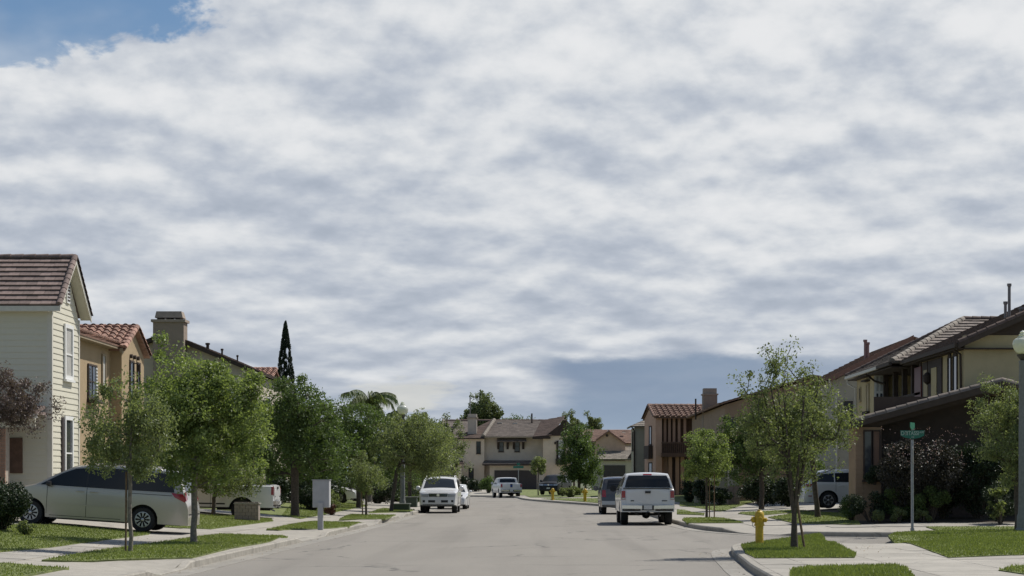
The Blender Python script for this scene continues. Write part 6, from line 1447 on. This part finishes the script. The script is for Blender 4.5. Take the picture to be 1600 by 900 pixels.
# pale garage corner with stone base
boxp(h7, 'wall', crm, PX(1121, 108), PX(1156, 108)-.4, 108, 117.9, .3, 3.4); pl = boxp(h7, 'pillar', crm, PX(1139, 106.5), PX(1155, 106.5), 106.5, 107.2, 1.2, 3.3)
st2 = mat('stone_base', (.25, .19, .15), .9, .2, 9, island=.3); z = .3; row = 0
while z < 1.2:
    x = PX(1138, 106.4)
    while x < PX(1155.5, 106.4):
        boxp(pl, 'stone', st2, x, min(x+.28, PX(1156, 106.4)), 106.38+random.uniform(-.02, .02), 107.25, z, z+.17); x += .29
    z += .18; row += 1
roof_quad(h7, (10.2, 105.8, 3.35), (13.0, 105.8, 3.35), (13.0, 109, 4.2), (10.2, 109, 4.2), t_orange)
for px in (1088, 1098, 1112): boxp(h7, 'porch_post', crm, PX(px, 116)-.1, PX(px, 116)+.12, 115.9, 116.15, .3, 3.3)
window(h7, (PX(1118, 117.9)+1.0, 117.99, 4.9), XP, -YP, .7, 1.1, brownw, .06)
# --- terracotta house
h8 = house((11, 150, .5), 'terracotta house with ribbed tile gable and tall balcony openings, right of the street end')
ter = stucco('terracotta_stucco', (.50, .33, .245)); ter2 = stucco('pale_terracotta', (.36, .235, .17)); dki = mat('shaded_interior', (.085, .056, .045), .9, .1)  # dki puts the shaded interior behind openings into a solid wall's colour
A, Bp = (8.98, 146.0), (8.38, 150.4); dv_ = (6.5, .9); zE, zA = 6.42, 7.30
mid = ((A[0]+Bp[0])/2, (A[1]+Bp[1])/2)
m = MB(); m.prism([(A[0], A[1], .3), (Bp[0], Bp[1], .3), (Bp[0], Bp[1], zE), (mid[0], mid[1], zA), (A[0], A[1], zE)], (.48, .06, 0)); m.build('wall', ter, h8)
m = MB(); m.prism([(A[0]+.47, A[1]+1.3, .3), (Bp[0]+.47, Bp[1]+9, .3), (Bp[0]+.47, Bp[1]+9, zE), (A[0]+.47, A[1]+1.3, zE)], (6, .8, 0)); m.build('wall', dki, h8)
ov = Vector((-.12, -.02, 0)); up_a = .0
p0 = Vector((A[0]-.12, A[1]-.35, zE)); p1 = p0+Vector((dv_[0], dv_[1], 0)); q0 = Vector((mid[0]-.12, mid[1], zA+.12)); q1 = q0+Vector((dv_[0], dv_[1], 0))
roof_quad(h8, p0, p1, q1, q0, t_orange, style='barrel', wd=.42, ex=.40, th=.05)
p2 = Vector((Bp[0]-.12, Bp[1]+.35, zE)); roof_quad(h8, p2+Vector((dv_[0], dv_[1], 0)), p2, q0, q1, t_orange, style='barrel', wd=.42, ex=.40)
ridge(h8, q0+Vector((0, 0, .05)), q1+Vector((0, 0, .05)), t_orange, .14, .5); ridge(h8, p0+Vector((0, 0, .08)), q0+Vector((0, 0, .08)), t_orange, .12, .4, 'rake_tile'); ridge(h8, p2+Vector((0, 0, .08)), q0+Vector((0, 0, .08)), t_orange, .12, .4, 'rake_tile')
dirv = Vector((Bp[0]-A[0], Bp[1]-A[1], 0)).normalized(); nr = Vector((-dirv.y, dirv.x, 0))
if nr.x > 0: nr = -nr
for f, z, w_, h_ in ((.45, 5.1, .8, 1.3), (.45, 2.0, 1.2, 1.9)): window(h8, Vector((A[0], A[1], z))+dirv*4.4*f+nr*.005, dirv, nr, w_, h_, brownw, .08)
panel(h8, 'balcony', brownw, [Vector((A[0], A[1], 3.3))+dirv*1.1+nr*.35, Vector((A[0], A[1], 3.3))+dirv*3.0+nr*.35, Vector((A[0], A[1], 4.3))+dirv*3.0+nr*.35, Vector((A[0], A[1], 4.3))+dirv*1.1+nr*.35], -nr*.33)
for px, m_ in ((1039, ter2), (1046, ter2), (1053, ter2), (1061, ter2), (1070, ter2)): boxp(h8, 'balcony_post', m_, PX(px, 146.5)-.10, PX(px, 146.5)+.10, 146.4, 146.65, PZ(692, 146.5), PZ(652, 146.5))
rbw = mat('warm_brown_wood', (.10, .062, .045), .8, .15, 6)
boxp(h8, 'balcony_floor', rbw, PX(1033, 146), PX(1078, 146), 145.6, 147.3, PZ(714, 146), PZ(708, 146)); br = boxp(h8, 'balcony_rail', rbw, PX(1033, 146), PX(1078, 146), 145.62, 145.7, PZ(693, 146), PZ(691, 146))
for i in range(14): boxp(br, 'baluster', rbw, PX(1034+i*3.2, 146)-.03, PX(1034+i*3.2, 146)+.03, 145.62, 145.7, PZ(708, 146), PZ(693, 146))
boxp(h8, 'wall', ter, PX(1033.5, 147)-.02, PX(1043, 147), 146.8, 147.4, .3, PZ(714, 147)); 
for px in (1047, 1058, 1066, 1078): boxp(h8, 'porch_column', ter2, PX(px, 146.5)-.14, PX(px, 146.5)+.14, 146.3, 146.6, .3, PZ(714, 146.5))
v2 = Vector((7.75, 157)); boxp(h8, 'side_wing', crm, 7.95, 13, 157, 163, .3, 6.0); roof_quad(h8, (7.6, 163.4, 6.05), (7.6, 156.6, 6.05), (9.6, 158.5, 6.95), (9.6, 161, 6.95), t_tan); roof_quad(h8, (7.6, 156.6, 6.05), (14, 156.6, 6.05), (14, 158.5, 6.95), (9.6, 158.5, 6.95), t_tan)
m = MB(); m.tube([(7.7, 157, 6.0), (7.9, 156.9, 5.7), (7.9, 156.9, .4)], .06, 6); m.build('downspout', brownw, h8)
window(h8, (7.945, 160, 4.9), YP, -XP, 1.0, 1.4, brownw, .08)

# --- big beige house closing the street
h9 = house((-3, 222, .3), 'wide beige two storey house with garage and weathered tile roof facing down the street')
Yh = 222.0; bg1 = stucco('beige_stucco', (.68, .565, .43)); bg2 = stucco('shade_beige', (.63, .54, .43))  # distance haze put into both beiges as a lighter tone
def hx(px, Y=Yh): return PX(px, Y)
def hz(py, Y=Yh): return PZ(py, Y)
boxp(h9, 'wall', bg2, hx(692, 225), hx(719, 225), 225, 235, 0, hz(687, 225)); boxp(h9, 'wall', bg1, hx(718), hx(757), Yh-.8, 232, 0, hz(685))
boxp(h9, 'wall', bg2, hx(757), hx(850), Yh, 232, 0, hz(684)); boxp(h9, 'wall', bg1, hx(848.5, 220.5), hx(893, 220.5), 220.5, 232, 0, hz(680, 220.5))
roof_quad(h9, (hx(686, 224), 224, hz(685, 224)), (hx(745, 224), 224, hz(685, 224)), (hx(745, 230), 230, hz(657, 230)), (hx(693, 230), 230, hz(657, 230)), t_grey, ex=.42, wd=.5)
panel(h9, 'gable_end', brownw, [(hx(681, 226), 226, hz(680, 226)), (hx(692, 230), 230, hz(656, 230)), (hx(688, 224), 224, hz(686, 224))], (0, .3, 0))
roof_quad(h9, (hx(711, 220.8), 220.8, hz(684.5, 220.8)), (hx(757, 220.8), 220.8, hz(684.5, 220.8)), (hx(773, 229), 229, hz(657.5, 229)), (hx(766, 229), 229, hz(657.5, 229)), t_dark, ex=.42, wd=.5)
roof_quad(h9, (hx(754, 221), 221, hz(682.5, 221)), (hx(838, 221), 221, hz(682.5, 221)), (hx(847, 229.5), 229.5, hz(657, 229.5)), (hx(772, 229.5), 229.5, hz(657, 229.5)), t_grey, ex=.42, wd=.5)
roof_quad(h9, (hx(833, 220.9), 220.9, hz(682.5, 220.9)), (hx(861, 219.9), 219.9, hz(680, 219.9)), (hx(884, 229), 229, hz(657, 229)), (hx(846, 229), 229, hz(657, 229)), t_dark, ex=.42, wd=.5)
ridge(h9, (hx(755, 220.9), 220.9, hz(682.5, 220.9)+.1), (hx(772, 229.3), 229.3, hz(657, 229.3)+.1), t_tan, .22, .5); ridge(h9, (hx(693, 230), 230, hz(657, 230)), (hx(884, 229.4), 229.4, hz(657, 229.4)), t_dark, .18, .8)
ridge(h9, (hx(687, 224), 224, hz(685, 224)+.1), (hx(693, 230), 230, hz(657, 230)+.1), t_tan, .2, .5, 'rake_tile')
panel(h9, 'gable_siding', brownw, [(hx(852, 220.3), 220.3, hz(680.8, 220.3)), (hx(909, 220.3), 220.3, hz(680.8, 220.3)), (hx(884.5, 220.3), 220.3, hz(655.8, 220.3))], (0, 9.0, 0)); boxp(h9, 'fascia', brownw, hx(832, 220), hx(860, 220), 220.0, 221.9, hz(685.5, 220), hz(682, 220))
roof_quad(h9, (hx(905, 219.9), 219.9, hz(680, 219.9)), (hx(905, 230), 230, hz(680, 230)), (hx(884, 230), 230, hz(657, 230)), (hx(884, 219.9), 219.9, hz(657, 219.9)), t_dark, ex=.42, wd=.5)
m = MB(); pr = [(hx(711, 220.7), 220.7), (hx(757, 220.7), 220.7)]; boxp(h9, 'fascia', brownw, hx(711, 220.7), hx(757, 220.7), 220.6, 220.75, hz(686, 220.7), hz(684, 220.7)); boxp(h9, 'fascia', MATS['tan_trim'], hx(757, 220.9), hx(838, 220.9), 220.8, 220.95, hz(684.3, 220.9), hz(682.6, 220.9))
ch = boxp(h9, 'chimney', stucco('pale_chimney', (.46, .40, .34)), hx(731, 223), hx(745, 223), 222.5, 224, 4, hz(654, 223)); boxp(ch, 'cap', MATS['chimney_cap'], hx(729.5, 223), hx(746.5, 223), 222.4, 224.1, hz(654, 223), hz(652, 223)); boxp(ch, 'hood', MATS['pale_chimney'], hx(731, 223), hx(745, 223), 222.5, 224, hz(652, 223), hz(647, 223))
m = MB(); m.tube([(hx(734.5, 226), 226, 7), (hx(734.5, 226), 226, hz(619, 226))], .07, 6); m.build('antenna_mast', pipem, h9)
m = MB(); m.tube([(hx(831, 228), 228, 7.5), (hx(831, 228), 228, hz(646, 228))], .1, 6); m.build('vent_pipe', brownw, h9)
for px, pz, Yv in ((712, 662, 228), (781, 660.5, 228), (805, 661, 228)): boxp(h9, 'roof_vent', fasc, hx(px-3.5, Yv), hx(px+3.5, Yv), Yv-.5, Yv, hz(pz+1.2, Yv), hz(pz-.2, Yv))
# window hood with brackets
tiles(h9, (hx(776, 221), 221, hz(690, 221)), (1, 0, 0), (0, 1, .62), [(0, 0), (hx(823, 221)-hx(776, 221), 0), (hx(823, 221)-hx(776, 221)-.1, 1.1), (.1, 1.1)], t_grey, ex=.4, wd=.5)
for px in (778.5, 793, 803, 817.5): panel(h9, 'bracket', brownw, [(hx(px)-.12, 221.95, hz(702)), (hx(px)-.12, 221.95, hz(690.5)), (hx(px)-.12, 221.15, hz(690.5)), (hx(px)-.12, 221.8, hz(698))], (.26, 0, 0))
for px in (783, 808): window(h9, (hx(px), Yh-.003, hz(698)), XP, -YP, .50, 1.05, brownw, .06, hbars=(.5,))
window(h9, (hx(748), Yh-.803, hz(699.5)), XP, -YP, .42, 1.30, brownw, .05, hbars=(.52,)); window(h9, (hx(736.5), Yh-.803, hz(742)), XP, -YP, .50, 1.5, brownw, .05, hbars=(.5,))
# garage
boxp(h9, 'garage_wall', bg2, hx(765, 220.2), hx(851, 220.2), 220.2, 222, 0, hz(725, 220.2))
roof_quad(h9, (hx(753, 219.2), 219.2, hz(725.5, 219.2)), (hx(850, 219.2), 219.2, hz(725.5, 219.2)), (hx(846), 221.95, hz(719.5)), (hx(757), 221.95, hz(719.5)), t_grey, ex=.4, wd=.5)
boxp(h9, 'fascia', brownw, hx(754, 219.2), hx(850, 219.2), 219.15, 219.3, hz(727.5, 219.2), hz(725, 219.2)); boxp(h9, 'soffit', brownw, hx(756, 219.5), hx(850, 219.5), 219.3, 220.2, hz(727, 219.5), hz(726.2, 219.5))
gd = boxp(h9, 'garage_door', mat('garage_brown', (.055, .043, .04), .6, .08), hx(772.5, 220.2), hx(838.5, 220.2), 220.12, 220.19, .15, hz(735, 220.2))
for i in range(8):
    for j in range(4):
        a = hx(773.5, 220.2)+i*.6+.05; b = .22+j*.6; boxp(gd, 'garage_panel', MATS['garage_brown'], a, a+.5, 220.09, 220.12, b, b+.48)
boxp(h9, 'entry_wall', bg1, hx(711, 219), hx(721, 219), 219, 221, 0, hz(724, 219)); roof_quad(h9, (hx(707, 218.6), 218.6, hz(724.5, 218.6)), (hx(725, 218.6), 218.6, hz(724.5, 218.6)), (hx(722, 221), 221, hz(719, 221)), (hx(709, 221), 221, hz(719, 221)), t_dark, ex=.4, wd=.5)
boxp(h9, 'entry_shade_panel', dki, hx(704, 224.9), hx(711, 224.9), 224.85, 224.95, 0, hz(727, 224.9)); boxp(h9, 'entry_shade_panel', dki, hx(722), hx(730), Yh-.85, Yh-.8, 0, hz(744))  # flat dark slabs on the walls, doorway shade put into their colour
w_o = window(h9, (hx(876.5, 220.5), 220.497, hz(701, 220.5)), XP, -YP, .42, 1.75, whitew, .05, bars=(.5,), hbars=(.33, .66), pane=blind)
for px in (871, 882): boxp(h9, 'shutter', brownw, hx(px-1.8, 220.4), hx(px+1.8, 220.4), 220.42, 220.49, hz(717, 220.4), hz(688.5, 220.4))
boxp(h9, 'balcony', brownw, hx(868, 220), hx(886, 220), 219.9, 220.48, hz(726, 220), hz(717, 220)); m = MB(); m.lathe((hx(867.5, 220), 220.3, hz(692, 220)), [(.02, -.2), (.1, -.1), (.1, .1), (.001, .2)], 8); m.build('wall_lantern', brownw, h9)
# --- pink house with tan garage roof
h10 = house((8, 205, .3), 'pinkish house with orange tile roof and tan garage roof left of the terracotta house')
pk = stucco('pink_stucco', (.50, .35, .25)); Y2 = 205.0
def kx(px, Y=Y2): return PX(px, Y)
def kz(py, Y=Y2): return PZ(py, Y)
m = MB(); m.prism([(kx(932), Y2, 0), (kx(977), Y2, 0), (kx(977), Y2, kz(692)), (kx(951), Y2, kz(674.5)), (kx(932), Y2, kz(687))], (0, 6, 0)); m.build('wall', pk, h10); boxp(h10, 'wall', grg, kx(975, 207), kx(1015, 207), 207, 214, 0, kz(693, 207))
roof_quad(h10, (kx(975, 206.5), 206.5, kz(692.5, 206.5)), (kx(1015, 206.5), 206.5, kz(692.5, 206.5)), (kx(1015, 211), 211, kz(671.5, 211)), (kx(950, 211), 211, kz(671.5, 211)), t_orange, ex=.4, wd=.5)
panel(h10, 'rake_board', MATS['orange_trim'], [(kx(977.5, 204.7), 204.7, kz(694, 204.7)), (kx(978, 204.7), 204.7, kz(692, 204.7)), (kx(951, 204.7), 204.7, kz(672.3, 204.7)), (kx(951, 204.7), 204.7, kz(675, 204.7))], (0, .3, 0)); panel(h10, 'rake_board', MATS['orange_trim'], [(kx(931, 204.7), 204.7, kz(689, 204.7)), (kx(931, 204.7), 204.7, kz(686.5, 204.7)), (kx(951, 204.7), 204.7, kz(672.3, 204.7)), (kx(951, 204.7), 204.7, kz(675, 204.7))], (0, .3, 0))
roof_quad(h10, (kx(900, 206), 206, kz(690, 206)), (kx(931, 206), 206, kz(690, 206)), (kx(950, 211), 211, kz(671.5, 211)), (kx(900, 211), 211, kz(671.5, 211)), t_orange, ex=.4, wd=.5)
m = MB(); m.tube([(kx(948.5, 204.95), 204.98, kz(680.5)), (kx(948.5, 204.95), 204.9, kz(680.5))], .14, 10); m.build('gable_vent', brownw, h10); boxp(h10, 'roof_vent', fasc, kx(972, 209), kx(977, 209), 208.6, 209, kz(676.5, 209), kz(675, 209))
boxp(h10, 'garage_wall', grg, kx(925, 203), kx(1010, 203), 203, 205, 0, kz(720, 203))
roof_quad(h10, (kx(934, 202.4), 202.4, kz(717.5, 202.4)), (kx(985, 202.4), 202.4, kz(717.5, 202.4)), (kx(991, 206.5), 206.5, kz(697.5, 206.5)), (kx(934, 206.5), 206.5, kz(697.5, 206.5)), t_tan, ex=.42, wd=.5)
panel(h10, 'garage_gable', brownw, [(kx(978, 202.6), 202.6, kz(719, 202.6)), (kx(1012, 202.6), 202.6, kz(719, 202.6)), (kx(992, 202.6), 202.6, kz(699, 202.6))], (0, .3, 0))
gd = boxp(h10, 'garage_door', MATS['garage_brown'], kx(943, 203), kx(977, 203), 202.92, 202.98, .1, kz(727, 203))
for i in range(4):
    for j in range(4): a = kx(944, 203)+i*.56; boxp(gd, 'garage_panel', MATS['garage_brown'], a, a+.46, 202.89, 202.92, .2+j*.62, .68+j*.62)
